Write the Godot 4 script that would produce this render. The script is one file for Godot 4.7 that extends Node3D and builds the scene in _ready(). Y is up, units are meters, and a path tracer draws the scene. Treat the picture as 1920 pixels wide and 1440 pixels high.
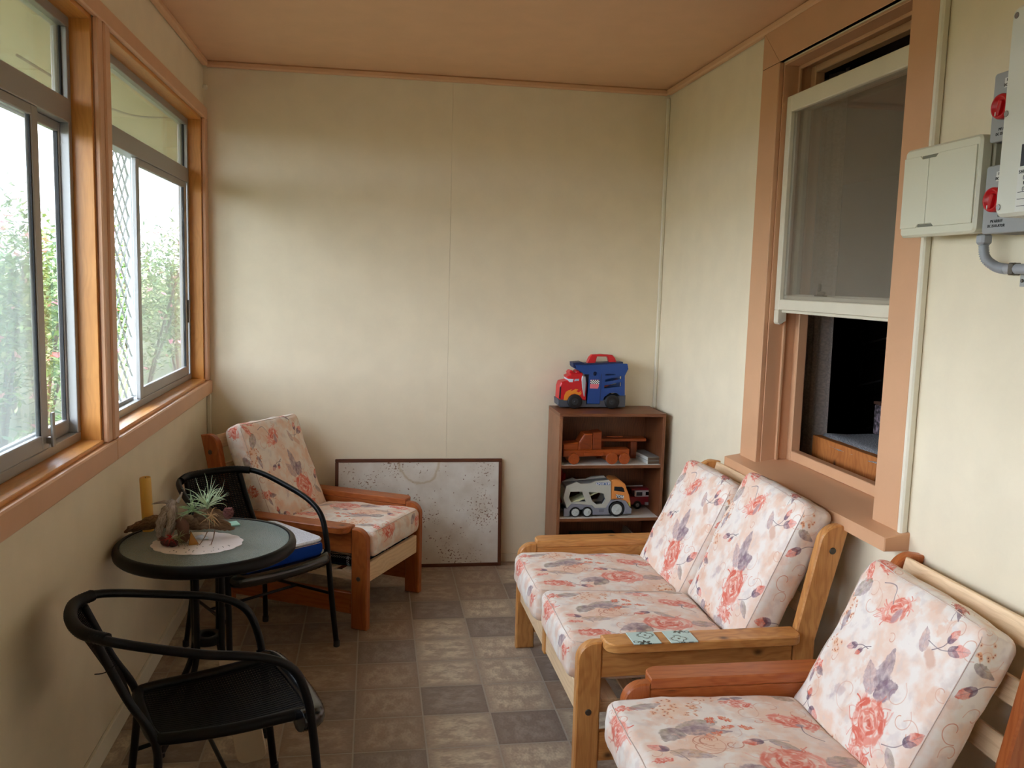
extends Node3D
# A closed-in sun porch: cream lining, peach paintwork, aluminium windows on the left, a sash window on the right.

const W := 2.59          # inner width of the porch
const CEIL := 2.783      # ceiling height
const LONG := 6.6        # length of the porch
var M := {}
var rng := RandomNumberGenerator.new()
var names := {}

# ------------------------------------------------------------------ geometry collector
class G:
	var v := PackedVector3Array()
	var n := PackedVector3Array()
	var uv := PackedVector2Array()
	var ix := PackedInt32Array()
	func tri(a: Vector3, b: Vector3, c: Vector3, ua := Vector2.ZERO, ub := Vector2.ZERO, uc := Vector2.ZERO) -> void:
		# a, b, c run counter-clockwise seen from outside
		var nn := (b - a).cross(c - a)
		if nn.length_squared() < 1e-18: return
		nn = nn.normalized()
		var k := v.size()
		v.append_array([a, c, b]); n.append_array([nn, nn, nn]); uv.append_array([ua, uc, ub]); ix.append_array([k, k + 1, k + 2])
	func quad(a: Vector3, b: Vector3, c: Vector3, d: Vector3, ua := Vector2.ZERO, ub := Vector2.ZERO, uc := Vector2.ZERO, ud := Vector2.ZERO) -> void:
		tri(a, b, c, ua, ub, uc); tri(a, c, d, ua, uc, ud)
	func out(a: Vector3, b: Vector3, c: Vector3, from: Vector3, ua := Vector2.ZERO, ub := Vector2.ZERO, uc := Vector2.ZERO) -> void:
		if (b - a).cross(c - a).dot((a + b + c) / 3.0 - from) >= 0.0: tri(a, b, c, ua, ub, uc)
		else: tri(a, c, b, ua, uc, ub)
	func smooth(vs: PackedVector3Array, us: PackedVector2Array, ts: PackedInt32Array) -> void:
		# triangles counter-clockwise from outside; normals joined where positions meet
		var acc := {}
		var keys := []
		for p in vs: keys.append(Vector3i((p * 20000.0).round()))
		var i := 0
		while i < ts.size():
			var nn := (vs[ts[i + 1]] - vs[ts[i]]).cross(vs[ts[i + 2]] - vs[ts[i]])
			for j in 3:
				var k: Vector3i = keys[ts[i + j]]
				acc[k] = acc.get(k, Vector3.ZERO) + nn
			i += 3
		var base := v.size()
		v.append_array(vs); uv.append_array(us)
		for k in keys:
			var q: Vector3 = acc.get(k, Vector3.UP)
			n.append(q.normalized() if q.length_squared() > 1e-20 else Vector3.UP)
		i = 0
		while i < ts.size():
			ix.append_array([base + ts[i], base + ts[i + 2], base + ts[i + 1]])
			i += 3
	func box(c: Vector3, s: Vector3, b := Basis(), bev := 0.003, grain := -1, uo := Vector2.ZERO) -> void:
		var h := s / 2.0
		bev = minf(bev, minf(h.x, minf(h.y, h.z)) * 0.45)
		var g := grain
		if g < 0: g = 0 if s.x >= s.y and s.x >= s.z else (1 if s.y >= s.z else 2)
		var at := func(a: int, p: Vector3) -> Vector2:
			# texture place in metres, grain along v, for a face across axis a
			var o: int
			if a == g:
				var e := (g + 1) % 3
				var f := (g + 2) % 3
				return Vector2(p[e], p[f] * 0.12) + uo
			o = 3 - a - g
			return Vector2(p[o] + (h[a] if a > o else 0.0), p[g]) + uo
		var pt := func(a: int, sa: float, bb: int, sb: float, cc: int, sc: float) -> Vector3:
			var q := Vector3.ZERO
			q[a] = sa * h[a]; q[bb] = sb * (h[bb] - bev); q[cc] = sc * (h[cc] - bev)
			return q
		for a in 3:
			var e := (a + 1) % 3
			var f := (a + 2) % 3
			for sa in [-1.0, 1.0]:
				var q := [pt.call(a, sa, e, -1, f, -1), pt.call(a, sa, e, 1, f, -1), pt.call(a, sa, e, 1, f, 1), pt.call(a, sa, e, -1, f, 1)]
				var w := []
				for p in q: w.append(c + b * p)
				var u := []
				for p in q: u.append(at.call(a, p))
				out(w[0], w[1], w[2], c, u[0], u[1], u[2]); out(w[0], w[2], w[3], c, u[0], u[2], u[3])
			# chamfers along axis a
			if bev > 0.0:
				for se in [-1.0, 1.0]:
					for sf in [-1.0, 1.0]:
						var q := [pt.call(e, se, f, sf, a, -1), pt.call(e, se, f, sf, a, 1), pt.call(f, sf, e, se, a, 1), pt.call(f, sf, e, se, a, -1)]
						var w := []
						for p in q: w.append(c + b * p)
						var u := []
						for p in q: u.append(at.call(e, p))
						out(w[0], w[1], w[2], c, u[0], u[1], u[2]); out(w[0], w[2], w[3], c, u[0], u[2], u[3])
		if bev > 0.0:
			for sx in [-1.0, 1.0]:
				for sy in [-1.0, 1.0]:
					for sz in [-1.0, 1.0]:
						out(c + b * pt.call(0, sx, 1, sy, 2, sz), c + b * pt.call(1, sy, 0, sx, 2, sz), c + b * pt.call(2, sz, 0, sx, 1, sy), c)
	func prism(poly: PackedVector2Array, z0: float, z1: float, xf := Transform3D(), bev := 0.003, grain := 0, uo := Vector2.ZERO) -> void:
		# polygon in local xy, pushed from z0 to z1; grain 0 runs along x, 1 along y
		if Geometry2D.is_polygon_clockwise(poly): poly.reverse()
		var m := poly.size()
		var inn := PackedVector2Array()
		var en := PackedVector2Array()
		for i in m:
			var d := (poly[(i + 1) % m] - poly[i]).normalized()
			en.append(Vector2(d.y, -d.x))
		for i in m:
			var a := en[(i + m - 1) % m]
			var b := en[i]
			var k := 1.0 + a.dot(b)
			inn.append(poly[i] - (a + b) * (bev / maxf(k, 0.35)))
		var tex := func(p: Vector2) -> Vector2: return (Vector2(p.y, p.x) if grain == 0 else p) + uo
		var idx := Geometry2D.triangulate_polygon(inn)
		var i := 0
		while i < idx.size():
			var a := inn[idx[i]]
			var b := inn[idx[i + 1]]
			var c := inn[idx[i + 2]]
			if (b - a).cross(c - a) < 0.0:
				var t := b
				b = c; c = t
			tri(xf * Vector3(a.x, a.y, z1), xf * Vector3(b.x, b.y, z1), xf * Vector3(c.x, c.y, z1), tex.call(a), tex.call(b), tex.call(c))
			tri(xf * Vector3(a.x, a.y, z0), xf * Vector3(c.x, c.y, z0), xf * Vector3(b.x, b.y, z0), tex.call(a), tex.call(c), tex.call(b))
			i += 3
		for j in m:
			var k := (j + 1) % m
			var na := en[j]
			var nb := en[j]
			if en[j].dot(en[(j + m - 1) % m]) > 0.75: na = (en[j] + en[(j + m - 1) % m]).normalized()
			if en[j].dot(en[k]) > 0.75: nb = (en[j] + en[k]).normalized()
			var a := poly[j]
			var b := poly[k]
			var ta: Vector2 = tex.call(a)
			var tb: Vector2 = tex.call(b)
			var off := Vector2(z1 - z0, 0)
			var st := v.size()
			v.append_array([xf * Vector3(a.x, a.y, z0 + bev), xf * Vector3(b.x, b.y, z0 + bev), xf * Vector3(b.x, b.y, z1 - bev), xf * Vector3(a.x, a.y, z1 - bev)])
			var wa := (xf.basis * Vector3(na.x, na.y, 0)).normalized()
			var wb := (xf.basis * Vector3(nb.x, nb.y, 0)).normalized()
			n.append_array([wa, wb, wb, wa]); uv.append_array([ta, tb, tb + off, ta + off])
			ix.append_array([st, st + 2, st + 1, st, st + 3, st + 2])
			if bev > 0.0:
				quad(xf * Vector3(a.x, a.y, z1 - bev), xf * Vector3(b.x, b.y, z1 - bev), xf * Vector3(inn[k].x, inn[k].y, z1), xf * Vector3(inn[j].x, inn[j].y, z1), ta, tb, tb, ta)
				quad(xf * Vector3(b.x, b.y, z0 + bev), xf * Vector3(a.x, a.y, z0 + bev), xf * Vector3(inn[j].x, inn[j].y, z0), xf * Vector3(inn[k].x, inn[k].y, z0), tb, ta, ta, tb)
	func tube(pts: PackedVector3Array, radii, sides := 8, cap := true, closed := false) -> void:
		var m := pts.size()
		var vs := PackedVector3Array()
		var us := PackedVector2Array()
		var ts := PackedInt32Array()
		var up := Vector3.UP
		var t0 := (pts[1] - pts[0]).normalized()
		if absf(t0.dot(up)) > 0.9: up = Vector3.RIGHT
		var side := t0.cross(up).normalized()
		var along := 0.0
		for i in m:
			var t: Vector3
			if closed: t = (pts[(i + 1) % m] - pts[(i + m - 1) % m]).normalized()
			else: t = (pts[mini(i + 1, m - 1)] - pts[maxi(i - 1, 0)]).normalized()
			side = (side - t * side.dot(t)).normalized()
			var o := t.cross(side)
			var r: float = radii if radii is float else radii[i]
			if i > 0: along += pts[i].distance_to(pts[i - 1])
			for j in sides + 1:
				var a := TAU * j / sides
				vs.append(pts[i] + (side * cos(a) + o * sin(a)) * r)
				us.append(Vector2(float(j) / sides * 0.1, along))
		var rows := m if closed else m - 1
		for i in rows:
			var i2 := (i + 1) % m
			for j in sides:
				var a := i * (sides + 1) + j
				var b := i2 * (sides + 1) + j
				ts.append_array([a, a + 1, b, a + 1, b + 1, b])
		if cap and not closed:
			for e in [0, m - 1]:
				var k := vs.size()
				vs.append(pts[e]); us.append(Vector2.ZERO)
				for j in sides:
					var a: int = e * (sides + 1) + j
					if e == 0: ts.append_array([k, a + 1, a])
					else: ts.append_array([k, a, a + 1])
		smooth(vs, us, ts)
	func lathe(profile: PackedVector2Array, sides := 24, xf := Transform3D()) -> void:
		# profile of (radius, height) from the bottom outwards and up; one smooth run
		var vs := PackedVector3Array()
		var us := PackedVector2Array()
		var ts := PackedInt32Array()
		for i in profile.size():
			for j in sides + 1:
				var a := TAU * j / sides
				vs.append(xf * Vector3(cos(a) * profile[i].x, profile[i].y, sin(a) * profile[i].x))
				us.append(Vector2(float(j) / sides, profile[i].y))
		for i in profile.size() - 1:
			for j in sides:
				var a := i * (sides + 1) + j
				var b := a + sides + 1
				ts.append_array([a, b, a + 1, a + 1, b, b + 1])
		smooth(vs, us, ts)
	func cyl(r: float, y0: float, y1: float, sides := 24, xf := Transform3D(), bev := 0.002) -> void:
		lathe(PackedVector2Array([Vector2(0, y0), Vector2(r - bev, y0)]), sides, xf)
		lathe(PackedVector2Array([Vector2(r - bev, y0), Vector2(r, y0 + bev)]), sides, xf)
		lathe(PackedVector2Array([Vector2(r, y0 + bev), Vector2(r, y1 - bev)]), sides, xf)
		lathe(PackedVector2Array([Vector2(r, y1 - bev), Vector2(r - bev, y1)]), sides, xf)
		lathe(PackedVector2Array([Vector2(r - bev, y1), Vector2(0, y1)]), sides, xf)
	func mesh() -> ArrayMesh:
		var ar := []
		ar.resize(Mesh.ARRAY_MAX)
		ar[Mesh.ARRAY_VERTEX] = v; ar[Mesh.ARRAY_NORMAL] = n; ar[Mesh.ARRAY_TEX_UV] = uv; ar[Mesh.ARRAY_INDEX] = ix
		var m := ArrayMesh.new()
		m.add_surface_from_arrays(Mesh.PRIMITIVE_TRIANGLES, ar)
		return m

# ------------------------------------------------------------------ scene helpers
func numbered(called: String) -> String:
	var k: int = names.get(called, 0)
	names[called] = k + 1
	return called if k == 0 else "%s_%03d" % [called, k]

func thing(called: String, label: String, category: String, at := Vector3.ZERO, turn := 0.0, group := "") -> Node3D:
	var o := Node3D.new()
	o.name = numbered(called); add_child(o); o.position = at; o.rotation.y = turn
	tag(o, label, category, group)
	return o

func tag(o: Node, label: String, category: String, group := "", kind := "") -> void:
	if label: o.set_meta("label", label)
	if category: o.set_meta("category", category)
	if group: o.set_meta("group", group)
	if kind: o.set_meta("kind", kind)

func structure(called: String, label := "", category := "") -> Node3D:
	var o := Node3D.new()
	o.name = numbered(called); add_child(o); o.set_meta("kind", "structure")
	tag(o, label, category)
	return o

func put(called: String, g: G, m: Material, parent: Node = null) -> MeshInstance3D:
	var o := MeshInstance3D.new()
	o.mesh = g.mesh(); o.material_override = m
	if parent == null:
		o.name = numbered(called); add_child(o)
	else:
		o.name = called; parent.add_child(o, true)
	return o

func share(called: String, mesh: Mesh, m: Material, parent: Node) -> MeshInstance3D:
	var o := MeshInstance3D.new()
	o.mesh = mesh; o.material_override = m; o.name = called
	parent.add_child(o, true)
	return o

func ro() -> Vector2: return Vector2(rng.randf() * 3.0, rng.randf() * 3.0)

func pbox(called: String, c: Vector3, s: Vector3, m: Material, parent: Node = null, bev := 0.003, b := Basis(), grain := -1) -> MeshInstance3D:
	var g := G.new()
	g.box(c, s, b, bev, grain, ro())
	return put(called, g, m, parent)

func span(called: String, a: Vector3, b: Vector3, m: Material, parent: Node = null, bev := 0.003, grain := -1) -> MeshInstance3D:
	return pbox(called, (a + b) / 2.0, (b - a).abs(), m, parent, bev, Basis(), grain)

func pprism(called: String, pts, z0: float, z1: float, xf: Transform3D, m: Material, parent: Node = null, bev := 0.003, grain := 0) -> MeshInstance3D:
	var g := G.new()
	g.prism(PackedVector2Array(pts), z0, z1, xf, bev, grain, ro())
	return put(called, g, m, parent)

func ptube(called: String, pts: PackedVector3Array, r, m: Material, parent: Node = null, sides := 10) -> MeshInstance3D:
	var g := G.new()
	g.tube(pts, r, sides)
	return put(called, g, m, parent)

func spline(pts: Array, sub := 6) -> PackedVector3Array:
	var o := PackedVector3Array()
	var m := pts.size()
	for i in m - 1:
		var p0: Vector3 = pts[maxi(i - 1, 0)]
		var p1: Vector3 = pts[i]
		var p2: Vector3 = pts[i + 1]
		var p3: Vector3 = pts[mini(i + 2, m - 1)]
		for k in sub: o.append(p1.cubic_interpolate(p2, p0, p3, float(k) / sub))
	o.append(pts[m - 1])
	return o

func arc(c: Vector2, r: float, a0: float, a1: float, k := 8) -> Array:
	var o := []
	for i in k + 1:
		var a := deg_to_rad(lerpf(a0, a1, float(i) / k))
		o.append(c + Vector2(cos(a), sin(a)) * r)
	return o

func mat(r: float, g: float, b: float, rough := 0.6, spec := 0.5) -> StandardMaterial3D:
	# r, g, b are sRGB values of 0..255
	var m := StandardMaterial3D.new()
	m.albedo_color = Color(r / 255.0, g / 255.0, b / 255.0)
	m.roughness = rough; m.metallic_specular = spec
	return m

func lettering(text: String, size: float, m: Material, parent: Node, xf: Transform3D, font_name := "Droid Sans", depth := 0.0006) -> void:
	var t := TextMesh.new()
	var f := SystemFont.new()
	f.font_names = PackedStringArray([font_name]); f.font_weight = 700
	t.font = f; t.text = text; t.font_size = 32; t.pixel_size = size / 32.0; t.depth = depth; t.curve_step = 1.0
	var o := MeshInstance3D.new()
	o.name = "lettering"; o.mesh = t; o.material_override = m; o.transform = xf
	parent.add_child(o, true)

# ------------------------------------------------------------------ computed textures
func noise(seed_: int, freq: float, oct := 4) -> FastNoiseLite:
	var f := FastNoiseLite.new()
	f.seed = seed_; f.frequency = freq; f.noise_type = FastNoiseLite.TYPE_SIMPLEX_SMOOTH
	f.fractal_octaves = oct
	return f

func wood_tex(seed_: int, rings: float, dark: Color, light: Color, knots := 3) -> ImageTexture:
	var w := 256
	var h := 768
	var im := Image.create(w, h, false, Image.FORMAT_RGB8)
	var a := noise(seed_, 1.0, 3)
	var fine := noise(seed_ + 9, 1.0, 2)
	var rr := RandomNumberGenerator.new()
	rr.seed = seed_
	var ks := []
	for i in knots: ks.append(Vector2(rr.randf_range(0.1, 0.9), rr.randf_range(0.05, 0.95)))
	for y in h:
		var vv := float(y) / h
		for x in w:
			var u := float(x) / w
			# the pattern closes on itself so that repeats do not show as an edge
			var cu := Vector2(cos(u * TAU), sin(u * TAU)) * 0.5
			var wob := a.get_noise_3d(cu.x, cu.y, sin(vv * TAU) * 0.6 + cos(vv * TAU) * 0.5)
			var k := 0.0
			for q: Vector2 in ks:
				var d := Vector2((u - q.x) * 4.0, (vv - q.y) * 8.0)
				var e := d.length_squared()
				wob += 0.8 * exp(-e * 5.0)
				k = maxf(k, exp(-e * 60.0))
			var ring := 0.5 + 0.5 * sin((u * rings + wob * 1.5) * TAU)
			ring = pow(ring, 2.2)
			var fib := fine.get_noise_2d(x * 0.55, y * 0.012)
			var t := clampf(0.64 - ring * 0.34 + fib * 0.34 + a.get_noise_2d(x * 0.01 + 40.0, y * 0.004) * 0.3, 0.0, 1.0)
			var c := dark.lerp(light, t)
			im.set_pixel(x, y, c.lerp(dark * 0.45, k * 0.9))
	return ImageTexture.create_from_image(im)

func wood(tex: Texture2D, r: float, g: float, b: float, rough := 0.4, scale := Vector3(3.2, 1.1, 1)) -> StandardMaterial3D:
	var m := mat(r, g, b, rough)
	m.albedo_texture = tex; m.uv1_scale = scale
	return m

func grain_tex(seed_: int, freq: float, lo: float, hi: float, size := 256, oct := 5) -> NoiseTexture2D:
	var t := NoiseTexture2D.new()
	t.width = size; t.height = size; t.seamless = true
	t.noise = noise(seed_, freq, oct)
	var gr := Gradient.new()
	gr.colors = PackedColorArray([Color(lo, lo, lo), Color(hi, hi, hi)]); gr.offsets = PackedFloat32Array([0.2, 0.8])
	t.color_ramp = gr
	return t

func tile_tex(seed_: int, base: Color, cloud: Color, edge: Color) -> ImageTexture:
	var s := 128
	var im := Image.create(s, s, false, Image.FORMAT_RGB8)
	var a := noise(seed_, 0.018, 4)
	var b := noise(seed_ + 5, 0.09, 3)
	for y in s:
		for x in s:
			var n1 := a.get_noise_2d(x, y * 1.6)
			var n2 := b.get_noise_2d(x, y * 2.0)
			var rim := minf(minf(x, s - 1 - x), minf(y, s - 1 - y)) / 16.0
			var e := clampf(1.0 - rim + n1 * 1.4 + n2 * 0.25, 0.0, 1.0)
			var c := base.lerp(cloud, clampf(0.45 + n1 * 1.6 + n2 * 0.28, 0.0, 1.0))
			c = c.lerp(edge, e * 0.5)
			im.set_pixel(x, y, c * (1.0 + n2 * 0.07))
	return ImageTexture.create_from_image(im)

# ---- the floral print: watercolour marks put down on cloth colour
var pim: Image
var pn: FastNoiseLite
const PS := 1024
func px(p: Vector2) -> Vector2: return (p + Vector2(0.2, 0.2)) / 1.4 * PS
func dab(c: Color, a: float, x: int, y: int) -> void:
	if a <= 0.003: return
	x = posmod(x, PS); y = posmod(y, PS)
	pim.set_pixel(x, y, pim.get_pixel(x, y).lerp(c, minf(a, 1.0)))
func blot(p: Vector2, rx: float, ry: float, turn: float, c: Color, a: float, rag := 0.35) -> void:
	var o := px(p)
	var k := PS / 1.4
	var m := maxf(rx, ry) * k * 1.5
	var cs := cos(turn)
	var sn := sin(turn)
	for y in range(int(o.y - m), int(o.y + m)):
		for x in range(int(o.x - m), int(o.x + m)):
			var d := Vector2(x, y) - o
			var e := Vector2((d.x * cs + d.y * sn) / (rx * k), (-d.x * sn + d.y * cs) / (ry * k))
			var l := e.length() + pn.get_noise_2d(x, y) * rag
			dab(c, a * smoothstep(1.0, 0.55, l), x, y)
func bloom(p: Vector2, r: float, turn: float, squash: float, c1: Color, c2: Color, petals := 7, a := 0.95) -> void:
	r *= 1.15
	# a loose watercolour rose: a pale wash, rings of overlapping petals, dry streaks at the rim
	var rr := RandomNumberGenerator.new()
	rr.seed = int(p.x * 7919.0 + p.y * 104729.0 + 50000.0)
	var to := func(ang: float, d: float) -> Vector2: return p + (Vector2(cos(ang), sin(ang) * squash) * d * r).rotated(turn)
	blot(p, r * 0.95, r * 0.95 * squash, turn, c2.lerp(Color(0.96, 0.86, 0.8), 0.45), 0.55 * a, 0.8)
	for i in 14:
		var an := rr.randf() * TAU
		line([to.call(an, 0.55), to.call(an + rr.randf_range(-0.15, 0.15), 0.85), to.call(an + rr.randf_range(-0.3, 0.3), rr.randf_range(0.95, 1.25))], rr.randf_range(0.0015, 0.004), c1.lerp(c2, rr.randf()), 0.35 * a)
	for ring in 3:
		var n := [petals + 2, petals, 3][ring] as int
		var d: float = [0.66, 0.38, 0.12][ring]
		for i in n:
			var an := TAU * (i + rr.randf_range(-0.3, 0.3)) / n + ring * 0.5
			var q: Vector2 = to.call(an, d * rr.randf_range(0.85, 1.12))
			var tl := turn + atan2(cos(an) * squash, -sin(an)) + rr.randf_range(-0.35, 0.35)
			var c := c1.lerp(c2, rr.randf_range(0.0, 0.9) * (1.0 - ring * 0.25))
			blot(q, r * [0.40, 0.30, 0.2][ring] * rr.randf_range(0.8, 1.2), r * [0.17, 0.14, 0.13][ring] * rr.randf_range(0.75, 1.25) * lerpf(1.0, squash, 0.5), tl, c, a * rr.randf_range(0.5, 0.95), 0.55)
		for i in n:
			var an := TAU * (i + 0.5) / n + rr.randf() * 0.4
			blot(to.call(an, d * 1.05), r * 0.16, r * 0.03, turn + an + PI / 2, Color(0.97, 0.86, 0.80), 0.5, 0.5)
	blot(p, r * 0.16, r * 0.12 * squash, turn, c1.lerp(RUST, 0.35), 0.6 * a, 0.5)

func leaf(p: Vector2, length: float, wide: float, turn: float, c1: Color, c2: Color, a := 0.85) -> void:
	var o := px(p)
	var k := PS / 1.4
	var m := length * k
	var cs := cos(turn)
	var sn := sin(turn)
	for y in range(int(o.y - m), int(o.y + m)):
		for x in range(int(o.x - m), int(o.x + m)):
			var d := Vector2(x, y) - o
			var t := (d.x * cs + d.y * sn) / m
			if t < 0.0 or t > 1.0: continue
			var s := (-d.x * sn + d.y * cs) / (wide * k)
			var half := pow(sin(PI * pow(t, 0.75)), 0.8) + pn.get_noise_2d(x * 2.0, y * 2.0) * 0.18
			if absf(s) > half: continue
			var vein := smoothstep(0.1, 0.0, absf(s)) * 0.35 + smoothstep(0.75, 1.0, sin(t * 34.0 - absf(s) * 9.0)) * 0.15
			var c := c1.lerp(c2, clampf(0.5 + s * 0.35 + pn.get_noise_2d(x, y) * 0.9, 0.0, 1.0))
			dab(c.lerp(Color(0.42, 0.35, 0.38), vein), a * (0.72 + 0.5 * pn.get_noise_2d(x * 1.3 + 99.0, y * 1.3)) * smoothstep(half, half * 0.8, absf(s)), x, y)
func line(pts: Array, wide: float, c: Color, a := 0.7) -> void:
	var v3 := []
	for q: Vector2 in pts: v3.append(Vector3(q.x, q.y, 0))
	var s := spline(v3, 40)
	for q in s:
		var o := px(Vector2(q.x, q.y))
		var r := wide * PS / 1.4
		for y in range(int(o.y - r - 1), int(o.y + r + 2)):
			for x in range(int(o.x - r - 1), int(o.x + r + 2)):
				dab(c, a * 0.5 * smoothstep(r + 0.8, r - 0.4, Vector2(x, y).distance_to(o)), x, y)
func curl(p: Vector2, r: float, turn: float, c: Color, a := 0.35) -> void:
	var q := []
	for i in 9:
		var t := float(i) / 8.0
		q.append(p + Vector2.from_angle(turn + t * 5.2) * r * (1.0 - t * 0.75))
	line(q, 0.0022, c, a)
func bud(p: Vector2, length: float, turn: float, c: Color) -> void:
	var d := Vector2.from_angle(turn)
	line([p - d * length * 1.6 + d.orthogonal() * length * 0.4, p - d * length * 0.8, p], 0.0022, Color(0.42, 0.34, 0.36), 0.7)
	leaf(p - d * length * 0.1, length, length * 0.34, turn, c, Color(0.93, 0.62, 0.55), 0.95)
	leaf(p - d * length * 0.35, length * 0.75, length * 0.2, turn + 0.35, Color(0.38, 0.30, 0.36), Color(0.52, 0.40, 0.46))
	leaf(p - d * length * 0.35, length * 0.6, length * 0.16, turn - 0.4, Color(0.38, 0.30, 0.36), Color(0.52, 0.40, 0.46))
func specks(p: Vector2, r: float, count: int, c1: Color, c2: Color, rr: RandomNumberGenerator) -> void:
	blot(p, r * 0.9, r * 0.7, rr.randf() * 3.0, c1.lerp(Color(0.97, 0.9, 0.83), 0.55), 0.5, 0.7)
	for i in count:
		var q := p + Vector2.from_angle(rr.randf() * TAU) * r * sqrt(rr.randf())
		blot(q, 0.016 * rr.randf_range(0.6, 1.2), 0.012, rr.randf() * 3.0, c1, 0.55, 0.6)
		blot(q, 0.005, 0.005, 0.0, c2, 0.8, 0.4)
func print_base(seed_: int, warm: float) -> RandomNumberGenerator:
	pim = Image.create(PS, PS, false, Image.FORMAT_RGB8)
	pn = noise(seed_, 0.02, 4)
	var a := noise(seed_ + 1, 0.004, 4)
	var b := noise(seed_ + 2, 0.012, 4)
	for y in PS:
		for x in PS:
			var n1 := a.get_noise_2d(x, y)
			var n2 := b.get_noise_2d(x, y)
			var c := Color(0.955, 0.91, 0.865).lerp(Color(0.935, 0.80, 0.705), clampf(n1 * 1.5 + n2 * 0.7 + warm, 0.0, 0.85))
			c = c.lerp(Color(0.87, 0.82, 0.79), clampf(n2 * 1.4 - n1 * 0.5 - 0.22, 0.0, 0.5))
			pim.set_pixel(x, y, c)
	var rr := RandomNumberGenerator.new()
	rr.seed = seed_
	for i in 34:
		curl(Vector2(rr.randf_range(-0.2, 1.2), rr.randf_range(-0.2, 1.2)), rr.randf_range(0.03, 0.1), rr.randf() * TAU, Color(0.88, 0.66, 0.55), rr.randf_range(0.2, 0.42))
	for i in 30:
		blot(Vector2(rr.randf_range(-0.2, 1.2), rr.randf_range(-0.2, 1.2)), rr.randf_range(0.04, 0.1), rr.randf_range(0.03, 0.07), rr.randf() * 3.0, Color(0.91, 0.70, 0.57), 0.3, 0.9)
	return rr

const CORAL := Color(0.86, 0.33, 0.24)
const PINK := Color(0.95, 0.70, 0.63)
const PLUM := Color(0.49, 0.40, 0.43)
const MAUVE := Color(0.70, 0.60, 0.62)
const SAGE := Color(0.62, 0.56, 0.47)
const PEACH := Color(0.93, 0.68, 0.50)
const RUST := Color(0.62, 0.30, 0.24)

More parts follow.
